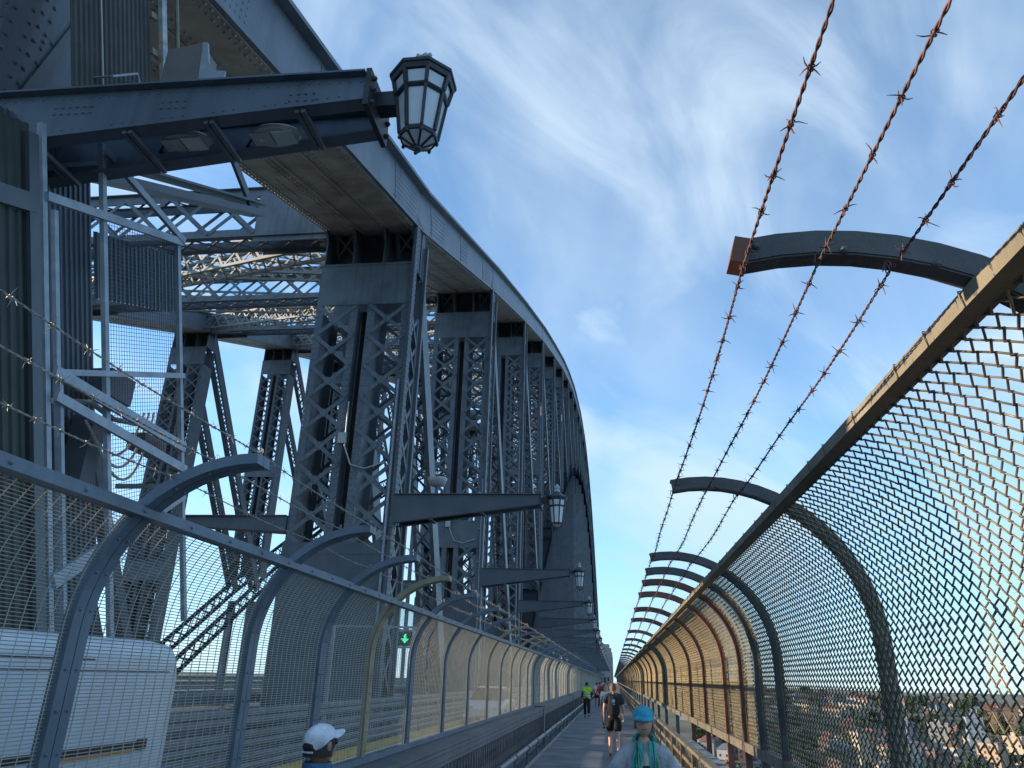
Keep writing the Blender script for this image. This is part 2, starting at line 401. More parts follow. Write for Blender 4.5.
def vertical(X, k, side):
    """laced post from the lower chord (or below the deck) up to the upper chord"""
    zb = max(ZL[k]+1.3, -2.5); L = ZU[k]-zb
    near = side == 'near'
    if near:
        if k <= 8: lab = ORD[k] + ' lattice post counted from the camera in the near row under the arch chord'
        elif k == 9: lab = 'ninth lattice post from the camera in the near row under the arch chord'
        else: lab = 'slim distant lattice post crowding with others toward the far end of the near arch'
    else:
        if k == 3: lab = 'far lattice post beside the wire cage, standing against open sky'
        elif k == 4: lab = 'far lattice post standing against open sky just left of the second near post'
        else: lab = 'lattice post of the far row, mostly hidden behind the near row'
    root = thing('truss_post', lab, 'bridge post', (X, YN[k]-.5, zb), 'lattice posts of the near truss' if near else 'lattice posts of the far truss')
    D = 1.6
    fin = min(1.75, L*.2); tie = min(1.85, L*.2)
    LL = L-fin-tie
    big = near and k in (1, 2)
    for sgn in (-1, 1):
        xa, xb = (-HW, -.2) if sgn < 0 else (.2, HW)
        m = MB()
        for x in (xa+.02, xb-.02):
            if near and x > 1 and k > 1:
                m.bb(x-.02, x+.02, .012, .3, 0, LL); m.bb(x-.02, x+.02, D-.3, D-.012, 0, LL)
                m.lace((x, D/2, 0), (0,0,1), (0,1,0), (1,0,0), LL, D-.4, 1.28, .15, .018)
            else: m.bb(x-.02, x+.02, .012, D-.012, 0, LL)
        for x0, x1 in ((xa, xa+.29), (xb-.29, xb)):
            m.bb(x0, x1, -.015, .01, 0, LL); m.bb(x0, x1, D-.01, D+.015, 0, LL)
        if big:
            z = .2
            while z < LL:
                for x in (xa+.08, xa+.26, xb-.08, xb-.26):
                    m.rivet((x, -.015, z), (0, -1, 0), .035)
                z += .22
        xc = (xa+xb)/2; W = xb-xa-.14
        pit = 1.28
        m.lace((xc, -.03, 0), (0,0,1), (1,0,0), (0,-1,0), LL, W, pit, .15, .02, plate=0)
        m.lace((xc, D+.03, 0), (0,0,1), (1,0,0), (0,1,0), LL, W, pit, .13, .02)
        # crossing plates
        n = max(1, round(LL/pit)); p = LL/n
        for i in range(n):
            m.box((xc, -.068, (i+.5)*p), (.24, .012, .24), 0, Matrix.Rotation(R(45), 3, 'Y'))
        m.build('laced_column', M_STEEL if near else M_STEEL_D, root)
    w = MB(); w.bb(-.18, .18, .55, .6, 0, LL); w.build('web_plate', M_DARK, root)
    if near:
        e = MB(); e.bb(HW+.001, HW+.12, -.22, .18, 0, L-.2); e.bb(HW+.001, HW+.12, D-.1, D+.1, 0, L-.2)
        if big:
            z = .2
            while z < L-.5:
                for y in (-.14, .1): e.rivet((HW+.12, y, z), (1,0,0), .03)
                e.rivet((HW+.06, -.22, z), (0,-1,0), .03)
                z += .22
        e.build('flange_plate', M_STEEL_D, root)
        if k == 1:
            g = MB(); g.bb(HW+.03, HW+.06, .19, D-.11, L-5.2, L+.6)
            z = L-5.1
            while z < L+.5:
                for y in (.28, .42, D-.2, D-.34): g.rivet((HW+.06, y, z), (1,0,0), .034)
                z += .24
            for i in range(9): g.rivet((HW+.06, .3+.12*i, L-1.6), (1,0,0), .034); g.rivet((HW+.06, .3+.12*i, L-3.4+.1*i), (1,0,0), .034)
            g.bar((HW+.075, .3, L-4.6), (HW+.075, D-.25, L-.6), .16, .03, (1,0,0))
            g.build('side_gusset', M_STEEL, root)
    if near and 2 <= k <= 7:
        c = MB(); c.tube([(HW-.14+.1*(k % 2), -.14, 0), (HW-.14+.1*(k % 2), -.14, LL*(.62+.1*(k % 3)))], .05, 8)
        for q in range(int(LL*.6/1.9)): c.bb(HW-.24, HW-.02, -.11, -.03, 1.0+1.9*q, 1.06+1.9*q)
        c.build('conduit', M_FRAME, root)
        if k < 5:
            c = MB(); z = 7.6-zb+k*.5
            c.tube([(-.1, -.1, z+2.5), (-.05, -.16, z+.8), (.25, -.2, z+.1), (.8, -.2, z-.05), (1.5, -.16, z+.2)], .03, 6); c.bb(-.32, -.02, -.2, -.08, z+.9, z+1.3)
            c.build('junction_cable', M_LED, root)
    def tieplate(z0, z1):
        t = MB(); t.bb(-HW, HW, -.045, -.02, z0, z1); t.bb(-HW, HW, D+.02, D+.045, z0, z1)
        for zz in (z0+.06, z1-.06):
            t.bb(-HW+.004, HW-.004, -.06, -.046, zz-.05, zz+.05)
        if big:
            for q in range(24):
                for zz in (z0+.06, z1-.06): t.rivet((-HW+.1+q*.155, -.06, zz), (0,-1,0), .03)
        t.build('tie_plate', M_STEEL, root)
    tieplate(LL, LL+tie)
    zz = 9.6-zb
    if LL > zz+6 and ZL[k] < 6: tieplate(zz-.8, zz+.8)
    elif LL > 22: tieplate(LL*.5-.8, LL*.5+.8)
    if near and 2 <= k <= 9:
        p = MB(); p.bb(-HW-.02, HW+.02, -.11, -.085, 0, 6.0-zb); p.bb(-HW-.02, HW+.02, -.125, -.111, 5.6-zb, 5.9-zb)
        for z in (1.2, 2.4, 3.6, 4.8): p.bb(-HW, HW, -.118, -.111, z-zb-.05, z-zb+.05)
        p.build('base_plate', M_STEEL_D, root)
    f = MB()
    for x in (-1.78, -.62, .62, 1.78):
        f.bb(x-.03, x+.03, 0, D, LL+tie, L+.5)
        # curved stiffening brackets
        if abs(x) < 1.7 or near:
            f.prism([(-.02, L-.1), (-.02, L-.75), (-.16, L-.45), (-.42, L-.2), (-.42, L-.1)], x-.05, x+.05, 'x')
    f.bb(-HW, HW, 1.0, 1.05, LL+tie, L+.4)
    f.build('gusset_plate', M_STEEL_D, root)
    return root

def hanger(X, k, side):
    if ZL[k] < 4: return
    lab = 'steel hanger dropping from the lower chord to the deck, ' + ('near side of the bridge' if side == 'near' else 'far side of the bridge')
    root = thing('deck_hanger', lab, 'bridge hanger', (X, YN[k], 0), 'deck hangers of the %s truss' % side)
    for x in (-1.1, 1.1):
        m = MB(); m.bb(x-.35, x+.35, -.25, -.2, -1.5, ZL[k]-1.25); m.bb(x-.35, x+.35, .2, .25, -1.5, ZL[k]-1.25); m.bb(x-.03, x+.03, -.2, .2, -1.5, ZL[k]-1.25)
        m.build('hanger_member', M_STEEL, root)

def diagonal(X, k, side):
    """N-truss diagonal between node k and k+1"""
    if k < 14: a = Vector((0, YN[k]+.4, ZU[k]+.2)); b = Vector((0, YN[k+1], ZL[k+1]))
    else: a = Vector((0, YN[k+1]-.4, ZU[k+1]+.2)); b = Vector((0, YN[k], ZL[k]))
    if b.z < -2: b = a + (b-a)*((a.z+2)/(a.z-b.z))
    d = (b-a).normalized(); nn = Vector((1,0,0)).cross(d).normalized()
    if nn.y > 0: nn = -nn
    near = side == 'near'
    if near and k <= 3: lab = 'sloping laced strut leaning away from the top of the %s near lattice post' % ORD[k]
    elif near: lab = 'sloping laced strut hidden among the crowded far posts of the near arch'
    elif k in (3, 4): lab = 'two sloping laced legs leaning from the far post ' + ('beside the wire cage' if k == 3 else 'left of the second near post')
    else: lab = 'sloping laced strut of the far truss, mostly hidden behind the near row'
    root = thing('diagonal_strut', lab, 'bridge strut', (X, 0, 0), 'diagonal struts of the %s truss' % side)
    ln = (b-a).length
    for xc in (-1.28, 1.28):
        m = MB()
        for sx in (-.42, .42):
            m.bar(a+Vector((xc+sx, 0, 0)), b+Vector((xc+sx, 0, 0)), .05, .95, nn)
            m.bar(a+Vector((xc+sx-.05*(1 if sx > 0 else -1), 0, 0))+nn*.485, b+Vector((xc+sx-.05*(1 if sx > 0 else -1), 0, 0))+nn*.485, .16, .02, nn)
        m.lace(a+Vector((xc, 0, 0))+nn*.5, d, (1,0,0), nn, ln, .78, .95, .1, .015)
        m.lace(a+Vector((xc, 0, 0))-nn*.48, d, (1,0,0), -nn, ln, .78, .95, .1, .015)
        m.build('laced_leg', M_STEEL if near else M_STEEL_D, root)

def cross_girder(k):
    z = ZU[k]
    xa, xb = XN-HW-.1, XF+HW+.1
    if k <= 6: lab = ORD[k] + ' overhead lattice girder from the camera, spanning between the two arch chords'
    else: lab = 'distant overhead lattice girder spanning between the two arch chords'
    root = thing('cross_girder', lab, 'overhead girder', (0, YN[k]+.2, z), 'overhead cross girders between the arches')
    m = MB(); H = 2.2; ep = 3.2
    for y in (-.45, .45):
        for zz in (.12, H-.12):
            m.bb(xb, xa, y-.03, y+.03, zz-.2, zz+.2)
        m.lace((xb+ep, y+(-.05 if y < 0 else .05), H/2), (1,0,0), (0,0,1), (0,-1 if y < 0 else 1,0), xa-xb-2*ep, H-.25, 2.1, .17, .02)
    for zz in (-.1, H+.1):
        m.bb(xb, xa, -.62, -.35, zz-.02, zz+.02); m.bb(xb, xa, .35, .62, zz-.02, zz+.02)
        m.lace(((xb), 0, zz), (1,0,0), (0,1,0), (0,0,1 if zz > 0 else -1), xa-xb, .8, 1.2, .1, .02)
    m.build('lattice', M_STEEL, root)
    for x0, x1 in ((xa-ep, xa), (xb, xb+ep)):
        p = MB()
        for y in (-.5, .5): p.bb(x0, x1, y-.02, y+.02, -.35 if k < 14 else 0, H-.05)
        p.build('end_plate', M_STEEL, root)

def lateral(k):
    """crossing lattice braces in plan between node k and k+1"""
    for j, (xa, xb) in enumerate(((XN-HW, XF+HW), (XF+HW, XN-HW)) if k >= 2 else ((XN-HW, XF+HW),)):
        if k <= 3: lab = 'sunlit lattice brace crossing overhead after the %s cross girder, running %s the near chord' % (ORD[k], 'away from' if j == 0 else 'toward')
        else: lab = 'distant lattice brace crossing diagonally under the top of the arch'
        root = thing('lateral_brace', lab, 'overhead brace', (0, 0, 0), 'overhead diagonal braces between the arches')
        a = Vector((xa, YN[k]+.8, ZU[k]+.45+(.75*j))); b = Vector((xb, YN[k+1]-.8, ZU[k+1]+.45+(.75*j)))
        d = (b-a).normalized(); sd = d.cross(Vector((0,0,1))).normalized(); up = sd.cross(d)
        m = MB(); ln = (b-a).length
        for s in (-.5, .5):
            for u in (-.62, .62):
                m.bar(a+sd*s+up*u, b+sd*s+up*u, .16, .14, up)
            m.lace(a+sd*(s*1.1), d, up, sd*(1 if s > 0 else -1), ln, 1.3, 1.7, .13, .02)
        for u in (-.69, .69) if j == 0 else ():
            m.lace(a+up*u, d, sd, up*(1 if u > 0 else -1), ln, 1.0, 1.25, .09, .02)
        m.build('lattice', M_LACE, root)

for X, side in ((XN, 'near'), (XF, 'far')):
    chord(X, side); lower_chord(X, side)
    for k in range(1, NP):
        vertical(X, k, side); hanger(X, k, side)
    for k in range(2 if side == 'near' else 1, NP-1): diagonal(X, k, side)
for k in range(1, NP): cross_girder(k)
for k in range(0, NP-1): lateral(k)

# ---------------------------------------------------------------- lamp brackets and lanterns
def bracket(k):
    y = YN[k]-.3; first = k == 1
    zt = 8.03 if first else 7.62
    dr, dt = (.68, .30) if first else (.95, .30)
    x0, x1 = -7.28, -2.55 if first else -2.3
    if first: lab = 'large grey double beam lamp bracket crossing the upper left with two floodlights under it'
    elif k <= 6: lab = ['', '', 'dark tapering lamp bracket on the second lattice post with a bowl light on top', 'dark tapering lamp bracket on the third lattice post', 'dark tapering lamp bracket on the fourth lattice post',
                'dark tapering lamp bracket on the fifth lattice post', 'dark tapering lamp bracket on the sixth lattice post'][k]
    else: lab = 'small dark lamp bracket among the stack of brackets receding toward the far pylon'
    root = thing('lamp_bracket', lab, 'lamp bracket', (0, y, zt), 'lamp brackets on the near truss')
    g0, g1 = .40, .3
    for sgn in (-1, 1):
        m = MB(); ya, yb = sgn*g0, sgn*g1
        m.loft([[(x0, ya-.02, -dr), (x0, ya+.02, -dr), (x0, ya+.02, 0), (x0, ya-.02, 0)], [(x1, yb-.02, -dt), (x1, yb+.02, -dt), (x1, yb+.02, 0), (x1, yb-.02, 0)]])
        for (za, zb, w) in ((.012, .012, .22), (-dr-.012, -dt-.012, .18)):
            o = .05*(-sgn) if w < .2 else 0
            m.bar((x0, ya+o, za), (x1, yb+o, zb), w, .024, (0,0,1))
        if first:
            n = 40
            for i in range(n):
                t = (i+.5)/n; x = x0+(x1-x0)*t; yy = ya+(yb-ya)*t + .02*sgn
                m.rivet((x, yy, -.07), (0, sgn, 0), .018)
                if i % 5 < 3: m.rivet((x, yy, -(dr+(dt-dr)*t)+.06), (0, sgn, 0), .018)
                m.rivet((x, yy+.05*sgn-.02*sgn, .024), (0,0,1), .018)
            for cx, cn in ((-6.2, 6), (-4.9, 4), (-3.4, 4)):
                for i in range(cn):
                    for q in range(2): m.rivet((cx+.09*i, ya+(yb-ya)*((cx-x0)/(x1-x0))+.02*sgn+.004*sgn, -.2-.09*q), (0, sgn, 0), .017)
        m.build('beam', M_BRACKET if first else M_STEEL_D, root)
    if k <= 8:
        for t in ((.18, .42, .62, .84) if first else (.25, .6)):
            x = x0+(x1-x0)*t; dd = dr+(dt-dr)*t; yy = g0+(g1-g0)*t
            m = MB(); m.bar((x, -yy, -dd-.05), (x, yy, -dd-.05), .05, .05); m.bar((x+.07, -yy, -dd-.05), (x+.07, yy, -dd-.05), .05, .05)
            m.build('cross_tie', M_STEEL if first else M_STEEL_D, root)
    m = MB(); m.bb(x1, x1+.06, -.36, .36, -dt-.12, .08); m.bb(x1+.06, x1+.36, -.1, .1, -.22, -.02)
    for q in (-.28, .28):
        for zz in (-dt-.03, -dt/2, 0): m.rivet((x1+.06, q, zz), (1,0,0), .035, .05)
    m.build('end_cap', M_LANT, root)
    if k == 2:
        m = MB(); m.bb(-7.2, -4.4, -.3, .3, .03, .07); m.bb(-4.4, -4.36, -.3, .3, .03, .14)
        m.build('service_tray', M_STEEL, root)
    return root

def lantern(k, proto=None):
    y = YN[k]-.3
    x = -2.0 if k == 1 else -1.74
    z = 8.22 if k == 1 else 7.6
    if k == 1: lab = 'large octagonal lantern with frosted panes hanging at the tip of the nearest lamp bracket'
    elif k == 2: lab = 'octagonal lantern with pale finial on the second bracket, beside the near lattice posts'
    elif k == 3: lab = 'smaller octagonal lantern on the third bracket, below and right of the second lantern'
    elif k == 4: lab = 'small distant octagonal lantern on the fourth bracket'
    else: lab = 'tiny distant lantern in the receding line of lamps beside the arch'
    if proto: return copy_tree(proto, (x, y, z), lab)
    root = thing('lantern', lab, 'lamp', (x, y, z), 'lanterns along the walkway')
    def octo(r, zz): return [(r*cos(pi/8+q*pi/4), r*sin(pi/8+q*pi/4), zz) for q in range(8)]
    m = MB()
    m.loft([octo(.34, -.06), octo(.365, -.045), octo(.365, 0), octo(.20, .10), octo(.08, .2)])
    m.loft([octo(.33, -.11), octo(.35, -.05)], 0)
    m.loft([octo(.275, -.345), octo(.295, -.32), octo(.295, -.30), octo(.27, -.29)])
    m.loft([octo(.205, -.93), octo(.215, -.90), octo(.205, -.87)])
    def edge(r0, z0, r1, z1, w):
        for q in range(8):
            t = pi/8+q*pi/4
            m.bar((r0*cos(t), r0*sin(t), z0), (r1*cos(t), r1*sin(t), z1), w, w, (cos(t), sin(t), 0))
    edge(.315, -.11, .28, -.30, .04); edge(.268, -.33, .205, -.88, .032); edge(.2, -.92, .03, -1.05, .022)
    for q in range(8):
        t = pi/8+q*pi/4; m.ell((.195*cos(t), .195*sin(t), -.945), (.022, .022, .03), 0, 6, 4)
    m.ell((0, 0, -1.06), (.05, .05, .055), 0, 8, 5); m.tube([(0,0,-1.06), (0,0,-1.13)], [.03, .012], 8)
    m.build('frame', M_LANT, root)
    g = MB(); g.loft([octo(.265, -.30), octo(.30, -.12)], 0, cap0=False, cap1=False); g.build('clerestory_glass', M_FROST, root)
    g = MB(); g.loft([octo(.19, -.88), octo(.255, -.33)], 0, cap0=False); g.build('glass', M_FROST, root)
    g = MB(); g.loft([octo(.03, -1.045), octo(.19, -.925)], 0); g.build('bottom_glass', M_FROST, root)
    f = MB(); f.tube([(0,0,.16), (0,0,.24), (0,0,.27), (0,0,.36), (0,0,.40), (0,0,.46)], [.09, .10, .05, .08, .05, .015], 8)
    for q in range(4):
        t = q*pi/2+pi/4; f.ell((.09*cos(t), .09*sin(t), .33), (.03, .03, .05), 0, 6, 4)
    f.build('finial', M_LANTF, root)
    return root
def inner_bracket(k):
    t = thing('inner_bracket', 'dark beam reaching inward over the inner roadway from the %s lattice post' % ORD[k], 'bracket', (XN-HW-.02, YN[k]-.3, 6.9), 'inner brackets on the near truss')
    m = MB(); m.loft([[(0,-.3,-.55),(0,.3,-.55),(0,.3,0),(0,-.3,0)], [(-4.2,-.22,-.3),(-4.2,.22,-.3),(-4.2,.22,0),(-4.2,-.22,0)]]); m.bar((0,0,.015), (-4.2,0,.015), .74, .03)
    m.build('beam', M_STEEL_D, t)
    m = MB(); m.bb(-4.7, -4.2, -.15, .15, -.22, -.1); m.build('end_fitting', M_LANT, t)
for k in range(2, 7): inner_bracket(k)
LP = lantern(1); LP.scale = (1.06, 1.06, .9)
for k in range(1, NP):
    bracket(k)
    if k > 1: lantern(k, LP).scale = (1, 1, 1)

# floodlights slung under the nearest bracket, and the bowl light on the second
for i, x in enumerate((-4.82, -3.72)):
    t = thing('floodlight', ('left' if i == 0 else 'right') + ' of the two flat pale floodlights slung under the nearest lamp bracket', 'floodlight', (x, YN[1]-.25, 7.64), 'floodlights under the nearest bracket')
    def ov(sx, sy, z, o=.0): return [(sx*cos(q*pi/8)*(1 if cos(q*pi/8) > 0 else .9)+o, sy*sin(q*pi/8), z) for q in range(16)]
    m = MB(); m.loft([ov(.30, .165, -.05), ov(.33, .18, -.01), ov(.28, .15, .03)], 0, False); m.build('housing', M_LED, t)
    m = MB(); m.bb(.0, .24, -.11, .11, -.066, -.052); m.build('lens', M_LENS, t)
    m = MB(); m.bb(-.26, -.02, -.1, .1, -.068, -.052); m.ell((-.16, 0, -.07), (.025, .025, .02), 0, 8, 4); m.build('driver_cover', M_LED, t)
    m = MB(); m.tube([(-.3, .05, .02), (-.42, .16, -.02), (-.44, .26, .08)], .014, 6); m.build('cable', M_DARK, t)
t = thing('bowl_light', 'pale bowl light on a short stem standing on the second lamp bracket', 'light', (-5.9, YN[2]-.4, 7.69)); t.scale = (.68, .68, .62)
m = MB(); m.tube([(0,0,0), (0,0,.45)], .09, 8); m.build('stem', M_STEEL, t)
m = MB(); m.tube([(0,0,.42), (0,0,.5), (0,0,.86), (0,0,.92)], [.12, .38, .5, .5], 14); m.build('bowl', M_LED, t)
t = thing('equipment_box', 'grey brown metal box with a curved white side bracket standing above the nearest lamp bracket', 'box', (-4.80, 6.3, 8.2))
m = MB(); m.loft([[(-.3,-.15,0),(.18,-.15,0),(.18,.2,0),(-.3,.2,0)], [(-.3,-.15,.55),(.12,-.15,.62),(.12,.2,.62),(-.3,.2,.55)]]); m.build('cabinet', mat('brown_grey_cabinet', (.16,.14,.13), .5), t)
m = MB(); m.prism([(.19,0),(.50,0),(.50,.14),(.36,.16),(.27,.28),(.2,.6),(.14,.62)], -.16, -.13, 'y'); m.build('side_bracket', M_FRAME, t)

# ---------------------------------------------------------------- deck, walkway, road
Y0, Y1 = -14., 505.
def structure():
    m = MB(); m.bb(-1.98, 1.12, Y0, Y1, -.25, 0); tag(m.build('walkway', M_PATH), kind='structure')
    m = MB()
    y = -8.2
    while y < 260:
        m.bb(-1.93, 1.08, y-.012, y+.012, .002, .005); y += 4.57
    tag(m.build('walkway_joints', M_JOINT), kind='structure')
    m = MB(); m.bb(-7.2, -2.6, Y0, Y1, -.45, -.02); tag(m.build('road', M_ROAD), kind='structure')
    m = MB(); m.bb(-38.2, -11.3, Y0, Y1, -.45, -.03); tag(m.build('roadway', M_ROAD), kind='structure')
    m = MB()
    for x in (-2.95, -6.3): m.bb(x-.06, x+.06, Y0, Y1, -.016, -.012)
    y = Y0
    while y < 300: m.bb(-4.72, -4.6, y, y+3, -.016, -.012); y += 9
    for x in (-14.6, -18.1, -21.6, -25.1, -28.6):
        y = Y0
        while y < 200: m.bb(x-.06, x+.06, y, y+3, -.026, -.022); y += 9
    tag(m.build('road_markings', M_LINE), kind='structure')
    m = MB(); m.bb(-6.72, -6.45, Y0, Y1, -.02, .12); tag(m.build('kerb', M_LINEY), kind='structure')
    m = MB()
    m.bb(-11.1, -7.3, Y0, Y1, -.6, -.1); m.bb(-42, -38.4, Y0, Y1, -.6, -.1); m.bb(-44, 1.9, Y0, Y1, -2.6, -2.2)
    for x in (-2.3, 1.7, -7.25, -11.2, -38.3): m.bb(x-.15, x+.15, Y0, Y1, -2.2, -.5)
    tag(m.build('bridge_deck', M_STEEL_D), kind='structure')
structure()

def barrier(x, label, face, y1=330.):
    root = thing('guard_rail', label, 'crash barrier', (x, 0, 0), 'crash barriers on the bridge road')
    for z in (1.06, .66, .26):
        m = MB()
        pr = [(0, -.15), (.05*face, -.11), (.05*face, -.05), (0, 0), (.05*face, .05), (.05*face, .11), (0, .15), (-.01*face, .15), (-.01*face, -.15)]
        m.prism([(a, z+b) for a, b in pr], Y0, y1, 'y')
        m.build('rail', M_GALV, root)
    k = 0
    for i in range(int((120-Y0)/3)):
        m = MB(); m.bb(-.12*face-.05, -.12*face+.05, Y0+1+3*i-.05, Y0+1+3*i+.05, -.02, 1.2)
        m.build('post', M_GALV, root)
barrier(-6.95, 'triple rail grey crash barrier between the road and the near lattice posts', 1)
barrier(-11.6, 'grey crash barrier on the far side of the near lattice posts', 1, 200)
barrier(-37.9, 'grey crash barrier beneath the far lattice posts', 1, 200)

# ---------------------------------------------------------------- fences
def sweep(m, prof, y, w, t, off=0., mat=0):
    """rectangular bar of width w along Y and thickness t across, following a profile in the X-Z plane"""
    k = len(prof); rings = []
    for i in range(k):
        a = Vector(prof[max(i-1,0)]); b = Vector(prof[min(i+1,k-1)]); d = (b-a).normalized(); n = Vector((d.y, -d.x))
        p = Vector(prof[i])
        i0 = p+n*(off-t/2); i1 = p+n*(off+t/2)
        rings.append([(i0.x, y-w/2, i0.y), (i0.x, y+w/2, i0.y), (i1.x, y+w/2, i1.y), (i1.x, y-w/2, i1.y)])
    m.loft(rings, mat)

def arcprof(side, z0, zs, full=True, n=14, a1=None):
    if side == 'l':
        c, r = (-1.64, 2.05), .78; pts = [(-2.42, z0), (-2.42, zs*.55+z0*.45), (-2.42, zs)]
        e = 90 if full else 137
        for i in range(1, n+1):
            t = R(180-(180-e)*i/n); pts.append((c[0]+r*cos(t), c[1]+r*sin(t)))
    else:
        c, r = (.60, 2.13), .96; pts = [(1.56, z0), (1.56, zs*.55+z0*.45), (1.56, zs)]
        e = 102 if full else 60
        if a1: e = a1
        for i in range(1, n+1):
            t = R(e*i/n); pts.append((c[0]+r*cos(t), c[1]+r*sin(t)))
    return pts

LY = [-9.4, -7.6, -5.8, -4.0, -2.2, -.45, 1.3, 3.26, 5.02, 6.33, 7.7, 9.35, 11.3, 13.2, 15.3, 17.1, 18.9, 20.7, 22.5, 24.4]
while LY[-1] < 172: LY.append(round(LY[-1]+1.83, 3))
def left_fence():
    root = thing('mesh_fence', 'blue grey welded mesh fence with inward curving posts along the left of the walkway', 'fence', (0, 0, 0))
    protos = {}
    for i, y in enumerate(LY):
        wide = abs((y-24.4)/PITCH-round((y-24.4)/PITCH)) < .045 and y > 20
        och = i in (10, 14, 16, 17, 19, 23)
        key = ('w' if wide else 'n')
        if key not in protos:
            pr = arcprof('l', .16, 2.05)
            m = MB()
            if wide:
                sweep(m, pr, 0, .34, .07)
                sweep(m, pr, 0, .10, .03, -.05)
            else:
                sweep(m, pr, -.034, .062, .05); sweep(m, pr, .034, .062, .05)
                sweep(m, pr, 0, .02, .034, 0)
            for q in range(1, len(pr)-1, 2):
                a = Vector(pr[q-1]); b = Vector(pr[q+1]); d = (b-a).normalized(); n_ = Vector((-d.y, d.x))*-1
                p = Vector(pr[q])
                for yy in (-.036, .036): m.rivet((p.x+n_.x*.026, yy, p.y+n_.y*.026), (n_.x, 0, n_.y), .009, .008)
            for q in range(5):
                z = 1.2+.17*q
                for yy in (-.036, .036): m.rivet((-2.394, yy, z), (1,0,0), .009, .008)
            protos[key] = m.mesh('post', [M_POSTL]); protos[key+'o'] = m.mesh('post', [M_POSTO])
        if i < 98:
            link('post', protos[key+('o' if och and not wide else '')], root, (0, y, 0))
    # mesh panels, one per bay
    meshes = {}
    for i in range(len(LY)-1):
        L = round(LY[i+1]-LY[i], 2)
        if L not in meshes:
            m = MB()
            pr = arcprof('l', 1.13, 2.05, False, 8)
            # resample into fine steps for the line wires
            segs = []; acc = 0
            for q in range(len(pr)-1):
                a = Vector(pr[q]); b = Vector(pr[q+1]); segs.append((acc, a, b, (b-a).length)); acc += (b-a).length
            def at(s):
                for s0, a, b, l in segs:
                    if s <= s0+l+1e-6: return a.lerp(b, (s-s0)/l)
                return segs[-1][2]
            s = .0
            while s < acc:
                p = at(s); m.tube([(p.x, 0.03, p.y), (p.x, L-.03, p.y)], .0025, 3, 0, False, False); s += .0158
            n = max(1, int(L/.085)); yy = (L-n*.085)/2
            for q in range(n+1):
                m.tube([(p[0]+.004, yy+q*.085, p[1]) for p in pr], .0026, 4, 0, False)
            # edge frame
            meshes[L] = m.mesh('mesh_panel', [M_WELD])
        if i < 98: link('mesh_panel', meshes[L], root, (0, LY[i], 0))
    m = MB(); y1 = LY[97] if len(LY) > 97 else LY[-1]
    m.bb(-2.24, -2.16, LY[0]-.05, y1, 2.556, 2.608)
    y = LY[0]
    while y < 60:
        m.rivet((-2.16, y, 2.58), (1,0,0), .012, .01); y += .42
    m.build('top_rail', M_POSTL, root)
    m = MB(); m.bb(-2.46, -2.38, LY[0]-.05, y1, 1.09, 1.15); m.build('bottom_rail', M_POSTL, root)
left_fence()

